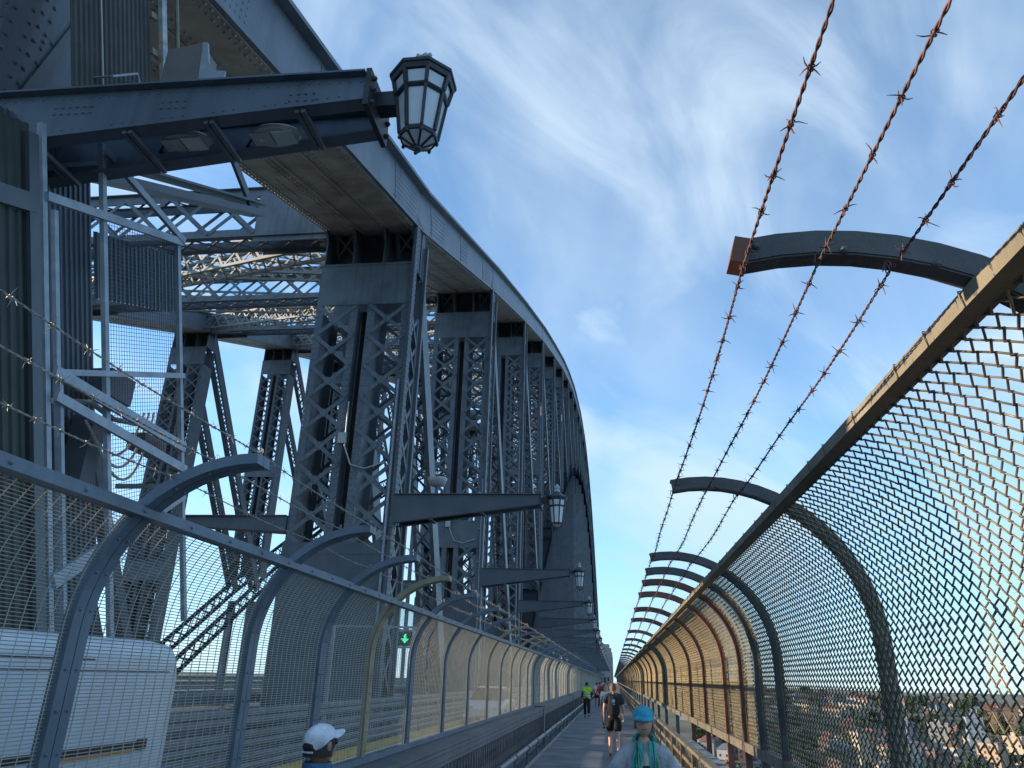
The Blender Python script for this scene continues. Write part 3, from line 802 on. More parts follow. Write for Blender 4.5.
RY = [-8.0, -5.5, -3.0, -.7, 1.93, 4.75, 7.75, 8.85, 9.95, 11.4, 13.9, 16.4, 20.4, 24.5, 28.5]
while RY[-1] < 340: RY.append(round(RY[-1]+4.05, 3))
def right_fence():
    root = thing('chain_link_fence', 'rusty chain link fence with inward curving arms along the right of the walkway', 'fence', (0, 0, 0))
    pr = arcprof('r', .0, 2.13, True, 16)
    def post(mats):
        m = MB()
        sweep(m, pr, 0, .014, .068, .0)              # web
        sweep(m, pr, .03, .065, .012, -.034); sweep(m, pr, .03, .065, .012, .034)
        p = pr[-1]
        for dx in (.04, .28, .52): m.rivet((p[0]+dx, -.007, p[1]+.012-dx*dx*.3), (0,-1,0), .013, .012)
        return m.mesh('post', mats)
    pm = {'d': post([M_POSTR]), 'r': post([M_RUSTP]), 'b': post([mat('maroon_grimed_post', (.11,.05,.036), .65, 0, .3, 5, .3)])}
    tp = MB(); p = pr[-1]; tp.box((p[0]-.005, .02, p[1]-.002), (.05, .08, .082), 0, Matrix.Rotation(R(14), 3, 'Y'))
    tp.build('rusty_tip', M_RUSTP, root, (0, RY[4], 0))
    for i, y in enumerate(RY[:98]):
        link('post', pm['r' if i in (9, 17) else 'b' if i in (8, 10, 11, 14) else 'd'], root, (0, y, 0))
    meshes = {}
    bp = arcprof('r', 1.24, 2.13, False, 10)
    segs = []; acc = 0
    for q in range(len(bp)-1):
        a = Vector(bp[q]); b = Vector(bp[q+1]); segs.append((acc, a, b, (b-a).length)); acc += (b-a).length
    inset = [.062]
    def at(s):
        for s0, a, b, l in segs:
            if s <= s0+l+1e-6:
                d = (b-a).normalized(); nn_ = Vector((d.y, -d.x)); return a.lerp(b, (s-s0)/l)-nn_*inset[0], nn_
        return segs[-1][2], Vector((1, 0))
    W = .084; ns = int(acc/(W/2))
    for i in range(len(RY)-1):
        L = round(RY[i+1]-RY[i], 2)
        if i >= 98: break
        inset[0] = .062 if i <= 4 else -.02
        if (L, i <= 4) not in meshes:
            m = MB(); rr = random.Random(3+i)
            nw = int(L/(W/2)); y00 = (L-nw*W/2)/2
            near = i < 13
            for k in range(nw):
                ph = k % 2
                pts = []
                for s in range(ns+1):
                    right = (s+ph) % 2
                    p, n_ = at(s*W/2)
                    yy = y00+k*W/2+(W/2 if right else 0)
                    # the wire wraps its neighbour at each knuckle
                    if near:
                        j = rr.gauss(0, .0022)+.003*sin(k*.37+s*.21)
                        e = .003*(1 if right else -1)
                        a, na = at(max(0, s*W/2-.004)); b, nb = at(min(acc, s*W/2+.004))
                        pts.append((a.x+na.x*.0035, yy+e*.6+j, a.y+na.y*.0035))
                        pts.append((b.x-nb.x*.0035, yy+e*.6+j, b.y-nb.y*.0035))
                    else:
                        pts.append((p.x, yy, p.y))
                m.tube(pts, .0051, 4, 0, False)
            # selvedge rods and tension bars
            for e in (.06, L-.06):
                sweep(m, bp, e, .012, .005)
            meshes[(L, i <= 4)] = m.mesh('mesh_panel', [M_CHAIN])
        link('mesh_panel', meshes[(L, i <= 4)], root, (0, RY[i], 0))
    y1 = RY[min(98, len(RY)-1)]
    m = MB(); m.bb(1.0, 1.082, RY[0], y1, 2.895, 2.948)
    y = RY[0]; rr = random.Random(5)
    while y < 30:       # ragged tie wires round the rail
        m.tube([(.996, y, 2.89), (.994, y+.01, 2.92), (.996, y+.02, 2.952), (1.03, y+.02, 2.954)], .003, 4); y += rr.uniform(.2, .5)
    m.build('top_rail', M_RAILR, root)
    m = MB(); m.bb(1.52, 1.61, RY[0], y1, 1.16, 1.26); m.build('bottom_rail', M_RAILR, root)
    m = MB(); m.bb(1.59, 1.62, 9.95, y1, 1.86, 1.93); m.build('mid_rail', M_POSTR, root)
right_fence()

def barbed(name_label, xz, ys, material, gap, r=.0034, fine=16., seed=1, group=None, sagx=0.):
    rr = random.Random(seed); m = MB()
    ys = [y for y in ys if y < 62]
    def pos(y):
        for i in range(len(ys)-1):
            if ys[i] <= y <= ys[i+1]:
                t = (y-ys[i])/(ys[i+1]-ys[i]); s = 4*t*(1-t); L = ys[i+1]-ys[i]
                return Vector((xz[0]+.006*sin(y*2.3+seed)*sin(y*.7), y, xz[1]-.008*L*s+.005*sin(y*3.1+2*seed)*cos(y*1.1)))
        return Vector((xz[0], y, xz[1]))
    y = ys[0]; yf = min(fine, ys[-1])
    for ph in (0, pi):
        pts = []; yy = y
        while yy < yf:
            a = yy*2*pi/.075+ph; p = pos(yy); pts.append(p+Vector((cos(a)*r*1.05, 0, sin(a)*r*1.05))); yy += .0125
        m.tube(pts, r, 4, 0, False)
    pts = []; yy = yf
    while yy < ys[-1]: pts.append(pos(yy)); yy += .25
    if len(pts) > 1: m.tube(pts, r*1.7, 4, 0, False)
    yy = y+.05
    while yy < ys[-1]:
        p = pos(yy); a = rr.uniform(0, 2*pi)
        if yy < 40:
            # a coil of two turns with four points
            c = [p+Vector((cos(a+q*.9)*r*2.5, -.009+q*.0016, sin(a+q*.9)*r*2.5)) for q in range(12)]
            m.tube(c, r*.75, 4, 0, False)
            for q in range(4):
                b = a+q*pi/2+rr.uniform(-.35, .35); v = Vector((cos(b), rr.uniform(-.5, .5), sin(b))).normalized()
                m.tube([p+Vector((0, (q-1.5)*.004, 0)), p+v*.015+Vector((0, (q-1.5)*.004, 0)), p+v*rr.uniform(.020, .034)+Vector((0, 0, rr.uniform(-.006, .004)))], [r*.75, r*.7, r*.25], 4, 0, False)
        yy += gap*rr.uniform(.78, 1.25)
    for yy in ys:
        if 0 < yy < 30:
            p = Vector((xz[0], yy, xz[1])); m.tube([p+Vector((.008*cos(q*.8), -.012+.002*q, .012+.02*sin(q*.8))) for q in range(13)], .0018, 4, 0, False)
    return tag(m.build('barbed_wire', material), name_label, 'barbed wire', group)
RW = [y for y in RY]
barbed('rusty barbed wire strand strung along the tips of the right fence arms', (.399, 3.008), RW, M_BARB, .18, .0025, 14, 1, 'rusty strands on the right fence')
barbed('rusty barbed wire strand in the middle of the three on the right fence arms', (.607, 3.022), RW, M_BARB, .18, .0025, 14, 2, 'rusty strands on the right fence')
barbed('rusty barbed wire strand nearest the tan top rail of the right fence', (.79, 2.985), RW, M_BARB, .18, .0025, 14, 3, 'rusty strands on the right fence')
LW = [y for y in LY]
barbed('galvanised barbed wire strand at the tips of the left fence posts', (-1.66, 2.865), LW, M_BARBL, .16, .0022, 12, 4, 'pale strands on the left fence')
barbed('galvanised barbed wire strand in the middle of the three on the left fence', (-1.88, 2.835), LW, M_BARBL, .16, .0022, 12, 5, 'pale strands on the left fence')
barbed('galvanised barbed wire strand lowest and closest to the left fence top rail', (-2.06, 2.745), LW, M_BARBL, .16, .0022, 12, 6, 'pale strands on the left fence')

# ---------------------------------------------------------------- parapets under the fences
def parapets():
    root = thing('lattice_parapet', 'low riveted lattice parapet under the left mesh fence beside the walkway', 'parapet', (0, 0, 0))
    m = MB(); m.bb(-2.52, -2.10, Y0, Y1, 1.04, 1.085); m.bb(-2.125, -2.10, Y0, Y1, .86, 1.035)
    y = Y0
    while y < 60:
        for zz in (.91, .99): m.rivet((-2.10, y+(.06 if zz > .95 else 0), zz), (1,0,0), .014, .01)
        y += .12
    m.build('capping', M_STEEL, root)
    m = MB(); m.bb(-2.16, -2.11, Y0, Y1, .14, .26); m.bb(-2.3, -2.02, Y0, Y1, .02, .05); m.build('bottom_chord', M_STEEL, root)
    m = MB()
    m.lace((-2.135, Y0, .56), (0,1,0), (0,0,1), (1,0,0), 130-Y0, .62, .22, .035, .012)
    m.lace((-2.30, Y0, .56), (0,1,0), (0,0,1), (-1,0,0), 130-Y0, .62, .22, .035, .012)
    m.build('lattice', M_STEEL, root)
    pm = MB(); pm.bb(-2.50, -2.07, -.17, .17, .0, 1.03); pm.bb(-2.53, -2.05, -.2, .2, 1.09, 1.12)
    for z in (.2, .35, .5, .65, .8):
        for yy in (-.12, .12): pm.rivet((-2.07, yy, z), (1,0,0), .014)
    me = pm.mesh('pilaster', [M_STEEL])
    for k in range(0, 26): link('pilaster', me, root, (0, 24.4+PITCH*(k-1), 0))
    t = thing('pipe', 'grey pipe with clamps running along the foot of the left parapet', 'pipe', (0, 0, 0))
    m = MB(); m.tube([(-2.0, Y0, .38), (-2.0, 250, .38)], .055, 10); m.build('pipe_run', M_GALV, t)
    cm = MB(); cm.tube([(-2.0, -.04, .38), (-2.0, .04, .38)], .072, 10); cm.bb(-2.09, -2.0, -.02, .02, .33, .43); cm.bb(-2.02, -1.98, -.03, .03, 0, .33)
    me = cm.mesh('clamp', [M_STEEL])
    for i in range(40): link('clamp', me, t, (0, .5+2.3*i, 0))
    m = MB(); m.bb(-1.99, -1.93, Y0, Y1, .005, .05); tag(m.build('kerb_strip', M_CONC), kind='structure')
    # right hand side
    root = thing('rail_parapet', 'weathered railed parapet along the right edge of the walkway under the chain link fence', 'parapet', (0, 0, 0))
    m = MB(); m.bb(1.12, 1.22, Y0, Y1, .93, .98); m.build('hand_rail', M_RAILR, root)
    for z in (.16, .34, .52, .72):
        m = MB(); m.bb(1.15, 1.18, Y0, Y1, z-.03, z+.03); m.build('rail', M_RAILR if z != .16 else M_POSTR, root)
    pm = MB(); pm.bb(1.13, 1.21, -.04, .04, 0, .93); me = pm.mesh('baluster', [M_RAILR])
    for i in range(70): link('baluster', me, root, (0, -6+2.05*i, 0))
    m = MB(); m.lace((1.19, Y0, .53), (0,1,0), (0,0,1), (1,0,0), 110-Y0, .76, .3, .02, .008); m.build('infill', M_CHAIN, root)
    m = MB(); m.bb(1.13, 1.9, Y0, Y1, -.3, -.02); tag(m.build('edge_beam', M_STEEL_D), kind='structure')
    for i, (ya, yb) in enumerate(((5.0, 11.6), (12.0, 16.6))):
        t = thing('cable_duct', ('nearer' if i == 0 else 'farther') + ' of the two grey cable ducts on the ledge outside the right parapet', 'duct', (1.37, ya, .62), 'cable ducts by the right parapet')
        m = MB(); m.bb(-.14, .14, 0, yb-ya, 0, .2); m.build('trunking', M_GALV, t)
        m = MB(); m.bb(-.16, .16, -.02, yb-ya+.02, .202, .225)
        y = .6
        while y < yb-ya: m.bb(-.165, .165, y-.015, y+.015, .226, .24); y += 1.5
        m.build('lid', M_FRAME, t)
        m = MB(); m.bb(-.03, .03, .5, .56, -.62, 0); m.bb(-.03, .03, yb-ya-.6, yb-ya-.54, -.62, 0); m.build('bracket', M_STEEL_D, t)
parapets()

# ---------------------------------------------------------------- maintenance cage hung on the arch, tilted with the chord
def gantry():
    a0 = R(21.3); O = Vector((0, 7.06, 3.84)); T = Vector((0, cos(a0), sin(a0))); NN = Vector((0, -sin(a0), cos(a0)))
    def P(a, b, x=-6.0): q = O+T*a+NN*b; return Vector((x, q.y, q.z))
    root = thing('access_cage', 'pale framed wire mesh maintenance cage with grey sheeting tilted beside the nearest post at left', 'maintenance cage', (0, 0, 0))
    X = (1, 0, 0)
    fr = []
    m = MB()
    for a, b0, b1 in ((0, -2.6, 3.75), (.97, -2.6, 3.85), (2.53, -2.4, 3.05)): m.bar(P(a, b0), P(a, b1), .068, .06, X)
    m.bar(P(.17, -1.8), P(.17, 2.85), .06, .05, X); m.bar(P(.17, -1.8, -5.96), P(.17, 1.0, -5.96), .05, .03, X)
    m.build('upright', M_FRAME, root)
    m = MB()
    m.bar(P(0, 2.96, -5.95), P(2.56, 2.96, -5.95), .10, .05, X); m.bar(P(.1, 1.06, -5.95), P(2.55, 1.06, -5.95), .07, .05, X)
    m.bar(P(.97, 3.75, -5.94), P(2.6, 2.98, -5.94), .09, .05, X)
    m.bar(P(.05, 1.07, -5.93), P(2.5, .04, -5.93), .13, .05, X); m.bar(P(.05, .80, -5.92), P(2.5, -.27, -5.92), .11, .05, X)
    m.bar(P(0, -1.2, -5.95), P(2.5, -.6, -5.95), .16, .05, X)
    for a, b in ((0, 3.6), (0, -.5), (2.53, 2.96), (2.53, -.5), (.97, 3.6)): m.bar(P(a, b), P(a, b, -7.0), .06, .06)
    m.build('rail', M_FRAME, root)
    m = MB()          # fine square mesh on the open bays
    a = 1.02
    while a < 2.5: m.tube([P(a, -1.5, -6.03), P(a, 2.95, -6.03)], .0035, 3, 0, False, False); a += .05
    b = -1.5
    while b < 2.95: m.tube([P(1.0, b, -6.034), P(2.5, b, -6.034)], .0035, 3, 0, False, False); b += .05
    m.build('mesh_panel', M_GALV, root)
    def sheet(name, a0_, a1_, b0, b1, x, material, pitch=.09):
        m = MB(); n = int((a1_-a0_)/pitch); p = (a1_-a0_)/n; pts = []
        for i in range(n):
            for f, h in ((0, 0), (.3, 0), (.45, .02), (.8, .02), (.95, 0)): pts.append((a0_+(i+f)*p, h))
        v = []; fc = []
        for a, h in pts: v += [P(a, b0, x+h), P(a, b1, x+h), P(a, b0, x+h-.004), P(a, b1, x+h-.004)]
        for i in range(len(pts)-1): fc += [(4*i, 4*i+4, 4*i+5, 4*i+1), (4*i+2, 4*i+3, 4*i+7, 4*i+6)]
        m.add(v, fc, 0); return m.build(name, material, root)
    sheet('sheeting', .22, 1.75, -2.2, 4.1, -6.75, M_BLUESH)
    sheet('sheeting', 1.8, 3.8, 2.1, 3.0, -6.75, M_BLUESH)
    sheet('sheeting', -3.4, -.12, -2.3, 2.75, -6.05, M_DKGREEN, .12)
    sheet('sheeting', -3.4, -.12, 2.95, 3.7, -6.05, M_DKGREEN, .12)
    m = MB(); m.bar(P(-3.4, 2.85, -6.0), P(-.1, 2.85, -6.0), .2, .06, X); m.bar(P(-.14, -2.3, -6.0), P(-.14, 3.6, -6.0), .14, .05, X); m.build('sheeting_rail', M_STEEL_D, root)
    m = MB()
    for q in range(3):
        c = []
        for i in range(13):
            t = i/12; a = 1.0+1.15*t+.05*q; b = .55-.25*t-(1.0+.18*q)*4*t*(1-t)*.42-.16*q*(1-t)+.3*t*t
            c.append(P(a, b-.05, -6.3+.04*q))
        m.tube(c, .018, 6)
    m.tube([P(.3, .75, -6.2), P(.9, .72, -6.15), P(1.3, .5, -6.15), P(2.2, .35, -6.2)], .035, 6)
    m.build('hanging_cable', M_CABLE, root)
    for c_, d_, nm in ((P(1.62, .9, -6.4), (.3, .5, .35), 'winch_box'), (P(2.2, .1, -6.3), (.25, .5, .22), 'junction_box'), (P(1.2, .1, -6.5), (.3, .25, .9), 'motor_housing')):
        m = MB(); m.box(c_, d_); m.build(nm, M_STEEL_D, root)
    m = MB(); m.bar((-6.9, 7.6, 8.15), (-6.6, 11.35, 10.1), .12, .34, X); m.bar((-6.9, 7.6, 8.42), (-6.6, 11.35, 10.3), .3, .04, (0,0,1)); m.bar((-6.6, 9.9, 10.6), (-6.6, 11.2, 10.0), .16, .06, X); m.build('runway_beam', M_STEEL_D, root)
    # sheeting higher up behind the lamp bracket
    root2 = thing('sheeted_hoist', 'dark corrugated hoist shaft with rusty poles above the nearest lamp bracket at top left', 'hoist', (0, 0, 0))
    root_, _r = root, None
    m = MB(); n = 17
    v = []; fc = []
    pts = []
    for i in range(n):
        for f, h in ((0, 0), (.3, 0), (.45, .02), (.8, .02), (.95, 0)): pts.append((.6+(i+f)*.09, h))
    for a, h in pts: v += [P(a, 4.2, -6.1+h), P(a, 8.5, -6.1+h), P(a, 4.2, -6.106+h), P(a, 8.5, -6.106+h)]
    for i in range(len(pts)-1): fc += [(4*i, 4*i+4, 4*i+5, 4*i+1), (4*i+2, 4*i+3, 4*i+7, 4*i+6)]
    m.add(v, fc); m.build('sheeting', mat('dark_brown_sheeting', (.05,.05,.045), .6, 0, .3, 3, .2), root2)
    m = MB(); m.bar(P(2.27, 4.3, -6.0), P(2.27, 8.5, -6.0), .11, .06, X); m.build('pole', mat('peeling_pale_pole', (.36,.38,.36), .6, 0, .3, 6, .45, rustcol=(.22,.10,.04), rscale=4), root2)
    m = MB(); m.tube([P(2.62, 5.3, -6.0), P(2.62, 8.5, -6.0)], .028, 6); m.build('pole', M_RAILR, root2)
    m = MB(); m.tube([P(1.05, 4.6, -6.03), P(1.0, 8.5, -6.03)], .012, 5); m.build('cable', M_CABLE, root2)
    m = MB(); m.bar(P(2.3, 5.3, -5.97), P(2.75, 4.9, -5.97), .09, .04, X); m.bar(P(2.75, 4.95, -5.97), P(2.95, 4.3, -5.97), .03, .03, X); m.build('brace', M_FRAME, root2)
    m = MB()
    for i in range(7): m.bar(P(2.08, 4.5+.5*i, -6.06), P(2.22, 4.5+.5*i, -6.06), .08, .05, X)
    m.build('hinge_plate', M_RAILR, root2)
    t = thing('wire_basket', 'small tilted pale wire basket in front of the dark hoist shaft at top left', 'basket', P(1.3, 4.55, -5.85))
    m = MB()
    c = [Vector((0, -.35, -.02)), Vector((0, .02, .38)), Vector((0, .42, .02))]
    for dx in (0, -.35):
        for i in range(2): m.tube([c[i]+Vector((dx,0,0)), c[i+1]+Vector((dx,0,0))], .016, 6)
    for p in c: m.tube([p, p+Vector((-.35,0,0))], .014, 6)
    for i in range(1, 7):
        p = c[1].lerp(c[2], i/7); m.tube([p, p+Vector((-.35,0,0))], .008, 5); p2 = Vector((0, p.y, -.05)); m.tube([p, p2], .008, 5)
    m.build('wire_frame', M_FRAME, t)
gantry()
def shade_screen():
    t = thing('added_shade_screen', 'added dark green screen, out of view, shading the near left fence', 'shade_screen', (-6.6, -9.0, 0))  # unseen low wall added to keep sun off the near left fence
    for i in range(7):
        m = MB(); m.bb(-.02, .02, 1.85*i+.01, 1.85*i+1.84, .05, 3.3); m.build('panel', M_DKGREEN, t)
    for i in range(8):
        m = MB(); m.bb(-.1, -.03, 1.85*i-.04, 1.85*i+.04, -.02, 3.35); m.build('post', M_GALV, t)
shade_screen()

# ---------------------------------------------------------------- vehicles
def wheel(root, x, y, r=.33, side=1):
    w = MB(); rings = []
    for q in range(20):
        t = 2*pi*q/20
    def circ(rr, xx): return [(xx, rr*cos(2*pi*q/20), rr*sin(2*pi*q/20)) for q in range(20)]
    w.loft([circ(r*.62, -.1), circ(r*.95, -.1), circ(r, -.07), circ(r, .07), circ(r*.95, .1), circ(r*.62, .1)], 0, True)
    t = w.build('wheel', M_TYRE, root, (x, y, r))
    c = MB(); c.loft([circ(r*.62, .06*side), circ(r*.58, .09*side), circ(r*.2, .075*side)], 0)
    for q in range(5):
        a = 2*pi*q/5; c.bar((.095*side, 0, 0), (.095*side, r*.56*cos(a), r*.56*sin(a)), .07, .02, (1,0,0))
    c.build('rim', M_RIM, t)

def rounded(w0, w1, z0, z1, r, n=4):
    """section polygon in X-Z with rounded top corners"""
    pts = [(w0, z0), (w1, z0)]
    for i in range(n+1):
        t = R(90*i/n); pts.append((w1-r+r*cos(t), z1-r+r*sin(t)))
    for i in range(n+1):
        t = R(90+90*i/n); pts.append((w0+r+r*cos(t), z1-r+r*sin(t)))
    return pts

def van():
    t = thing('white_van', 'white panel van with a dark sliding door groove, behind the left mesh fence', 'van', (-5.55, 3.5, 0)); t.scale = (1, 1, 1.025)
    # local: +Y is the rear of the van (it drives toward the camera side)
    m = MB()
    def sec(y, z1, hw, z0=.22, r=.16): return [(x, y, z) for x, z in rounded(-hw, hw, z0, z1, r)]
    m.loft([sec(-1.35, .85, .74, .3), sec(-1.28, 1.02, .86), sec(-.45, 1.16, .9), sec(.35, 1.93, .86), sec(.7, 2.06, .87), sec(2.0, 2.10, .88), sec(4.2, 2.10, .88), sec(4.5, 2.08, .88, .24, .2), sec(4.62, 2.0, .85, .26, .24), sec(4.66, 1.9, .80, .3, .26)], 0)
    b = m.build('body', M_WHITE, t)
    g = MB(); g.bb(.881, .893, 2.1, 4.2, 1.13, 1.19); g.bb(.881, .9, 4.05, 4.2, 1.11, 1.20); g.build('sliding_rail', M_DARK, t)
    g = MB(); g.bb(.894, .898, 2.6, 4.0, 1.10, 1.125); g.build('rail_trim', M_ORANGE, t)
    g = MB()
    g.bb(.8805, .884, 1.02, 3.15, 1.895, 1.907); g.bb(.8805, .886, .9, 4.4, 1.80, 1.815); g.build('door_seam', M_DARK, t)
    g = MB(); g.add([(.885, -.2, 1.2), (.885, .95, 1.2), (.882, .95, 1.78), (.882, .5, 1.78)], [(0,1,2,3)]); g.build('side_window', M_GLASSD, t)
    g = MB(); g.add([(-.78, -.42, 1.2), (.78, -.42, 1.2), (.74, .32, 1.9), (-.74, .32, 1.9)], [(0,1,2,3)]); o = g.build('windscreen', M_GLASSD, t, (0, -.03, .02))
    for s in (-1, 1):
        g = MB(); g.bb(s*.70-.04, s*.70+.04, 4.62, 4.69, .9, 1.4); g.build('tail_light', M_RED, t)
    g = MB(); g.bb(-.85, .85, 4.6, 4.75, .3, .55); g.build('bumper', M_DARK, t)
    for y in (-.6, 3.3):
        for s in (-1, 1): wheel(t, s*.78, y, .33, s)
van()

def car(loc, rotz, paint, label):
    t = thing('car', label, 'car', loc, 'cars on the bridge road', rotz)
    m = MB()
    def sec(y, z0, z1, hw, r=.12): return [(x, y, z) for x, z in rounded(-hw, hw, z0, z1, r)]
    m.loft([sec(-2.2, .35, .6, .7), sec(-2.1, .25, .72, .82), sec(-1.1, .2, .92, .88), sec(1.6, .2, .96, .88), sec(2.1, .25, .9, .84), sec(2.2, .35, .8, .76)])
    m.build('body', paint, t)
    m = MB(); m.loft([sec(-1.05, .9, .93, .76, .02), sec(-.35, .9, 1.42, .66, .1), sec(.9, .9, 1.45, .66, .1), sec(1.75, .9, .97, .72, .02)]); m.build('cabin_glass', M_GLASSD, t)
    m = MB(); m.loft([[(x*1.0, -.3, 1.40), (x*1.0, -.3, 1.44)][::1] if False else [(-.6, -.3, 1.425), (.6, -.3, 1.425), (.6, -.3, 1.45), (-.6, -.3, 1.45)], [(-.6, .9, 1.455), (.6, .9, 1.455), (.6, .9, 1.475), (-.6, .9, 1.475)]]); m.build('roof', paint, t)
    for s in (-1, 1):
        m = MB(); m.box((s*.58, -2.17, .66), (.3, .12, .12)); m.build('headlight', M_LENS, t)
        m = MB(); m.box((s*.6, 2.16, .78), (.28, .1, .12)); m.build('tail_light', M_RED, t)
    for y in (-1.35, 1.3):
        for s in (-1, 1): wheel(t, s*.8, y, .31, s)
car((-3.9, 64., 0), 0, mat('silver_car_paint', (.5,.51,.53), .3, .5, .05), 'silver car on the bridge road glimpsed through the left mesh fence')
car((-5.6, 84., 0), 0, mat('red_car_paint', (.35,.03,.03), .3, 0, .05), 'distant red car on the bridge road far along the left mesh fence')
car((-5.5, 36., 0), 0, mat('white_car_paint', (.75,.75,.76), .3, 0, .05), 'white car on the bridge road, nearest of the cars behind the left fence')

def bus():
    t = thing('bus', 'pale blue bus on the inner roadway behind the green lane signal', 'bus', (-15.2, 37., 0))
    m = MB(); m.loft([[(x, 0, z) for x, z in rounded(-1.2, 1.2, .3, 2.95, .2)], [(x, 11, z) for x, z in rounded(-1.2, 1.2, .3, 2.95, .2)]]); m.build('body', mat('pale_blue_bus_paint', (.45,.58,.68), .3, 0, .05), t)
    m = MB(); m.bb(-1.08, 1.08, -.02, .02, 1.15, 2.35); m.build('windscreen', M_GLASSD, t)
    m = MB(); m.bb(-.9, .9, -.025, .02, 2.45, 2.75); m.build('destination_panel', M_DARK, t)
    for i in range(6):
        m = MB(); m.bb(1.19, 1.215, .5+1.7*i, 2.0+1.7*i, 1.3, 2.3); m.build('side_window', M_GLASSD, t)
    for s in (-1, 1):
        m = MB(); m.bb(s*.9-.15, s*.9+.15, -.03, .02, .6, .8); m.build('headlight', M_LENS, t)
        for y in (2.2, 8.5): wheel(t, s*1.1, y, .48, s)
bus()

def lane_sign():
    t = thing('lane_signal', 'overhead lane signal with a lit green arrow pointing down, above the bridge road', 'lane signal', (-5.12, 19.0, 2.55)); t.scale = (.85,)*3
    m = MB(); m.bb(-.2, .2, 0, .12, 0, .4); m.build('display', M_DARK, t)
    m = MB()
    for a in ((-.25, .25, -.02, .14, .41, .46), (-.25, .25, -.02, .14, -.06, -.01), (-.25, -.205, -.02, .14, -.01, .41), (.205, .25, -.02, .14, -.01, .41)): m.bb(*a)
    m.build('frame', M_FRAME, t)
    m = MB(); m.bb(-.035, .035, -.012, -.004, .17, .33)
    m.add([(-.12, -.008, .2), (.12, -.008, .2), (0, -.008, .07)], [(0,1,2)]); m.build('green_arrow', emis('green_signal_light', (.05,.8,.32), .7), t)
    m = MB(); m.bb(-.28, .28, .14, .2, .5, .56); m.bb(-2.3, -.2, .15, .2, .5, .56); m.bb(-2.3, -2.22, .14, .22, -2.45, .56); m.bb(.0, .05, .14, .18, .4, .52); m.build('mast', M_FRAME, t)
lane_sign()

# ---------------------------------------------------------------- people
def skin_mesh(verts, edges, radii, root=0, sub=2):
    me = bpy.data.meshes.new('tmp'); me.from_pydata([Vector(v) for v in verts], edges, [])
    o = bpy.data.objects.new('tmp', me); COL.objects.link(o)
    md = o.modifiers.new('skin', 'SKIN'); md.use_smooth_shade = True
    for i, r in enumerate(radii):
        sv = me.skin_vertices[0].data[i]; sv.radius = (r, r) if not isinstance(r, tuple) else r
        sv.use_root = (i == root)
    o.modifiers.new('sub', 'SUBSURF').levels = sub
    dg = bpy.context.evaluated_depsgraph_get(); dg.update()
    ev = o.evaluated_get(dg); em = ev.to_mesh()
    vs = [v.co.copy() for v in em.vertices]; fs = [tuple(p.vertices) for p in em.polygons]
    ev.to_mesh_clear(); bpy.data.objects.remove(o); bpy.data.meshes.remove(me)
    return vs, fs

SKINM = [mat('skin_light', (.74,.41,.28), .5, 0, .08, 20), mat('skin_tan', (.38,.21,.13), .5, 0, .08, 20)]
def cloth(name, c, r=.85): return mat(name, c, r, 0, .3, 9, bump=.7, bscale=22)

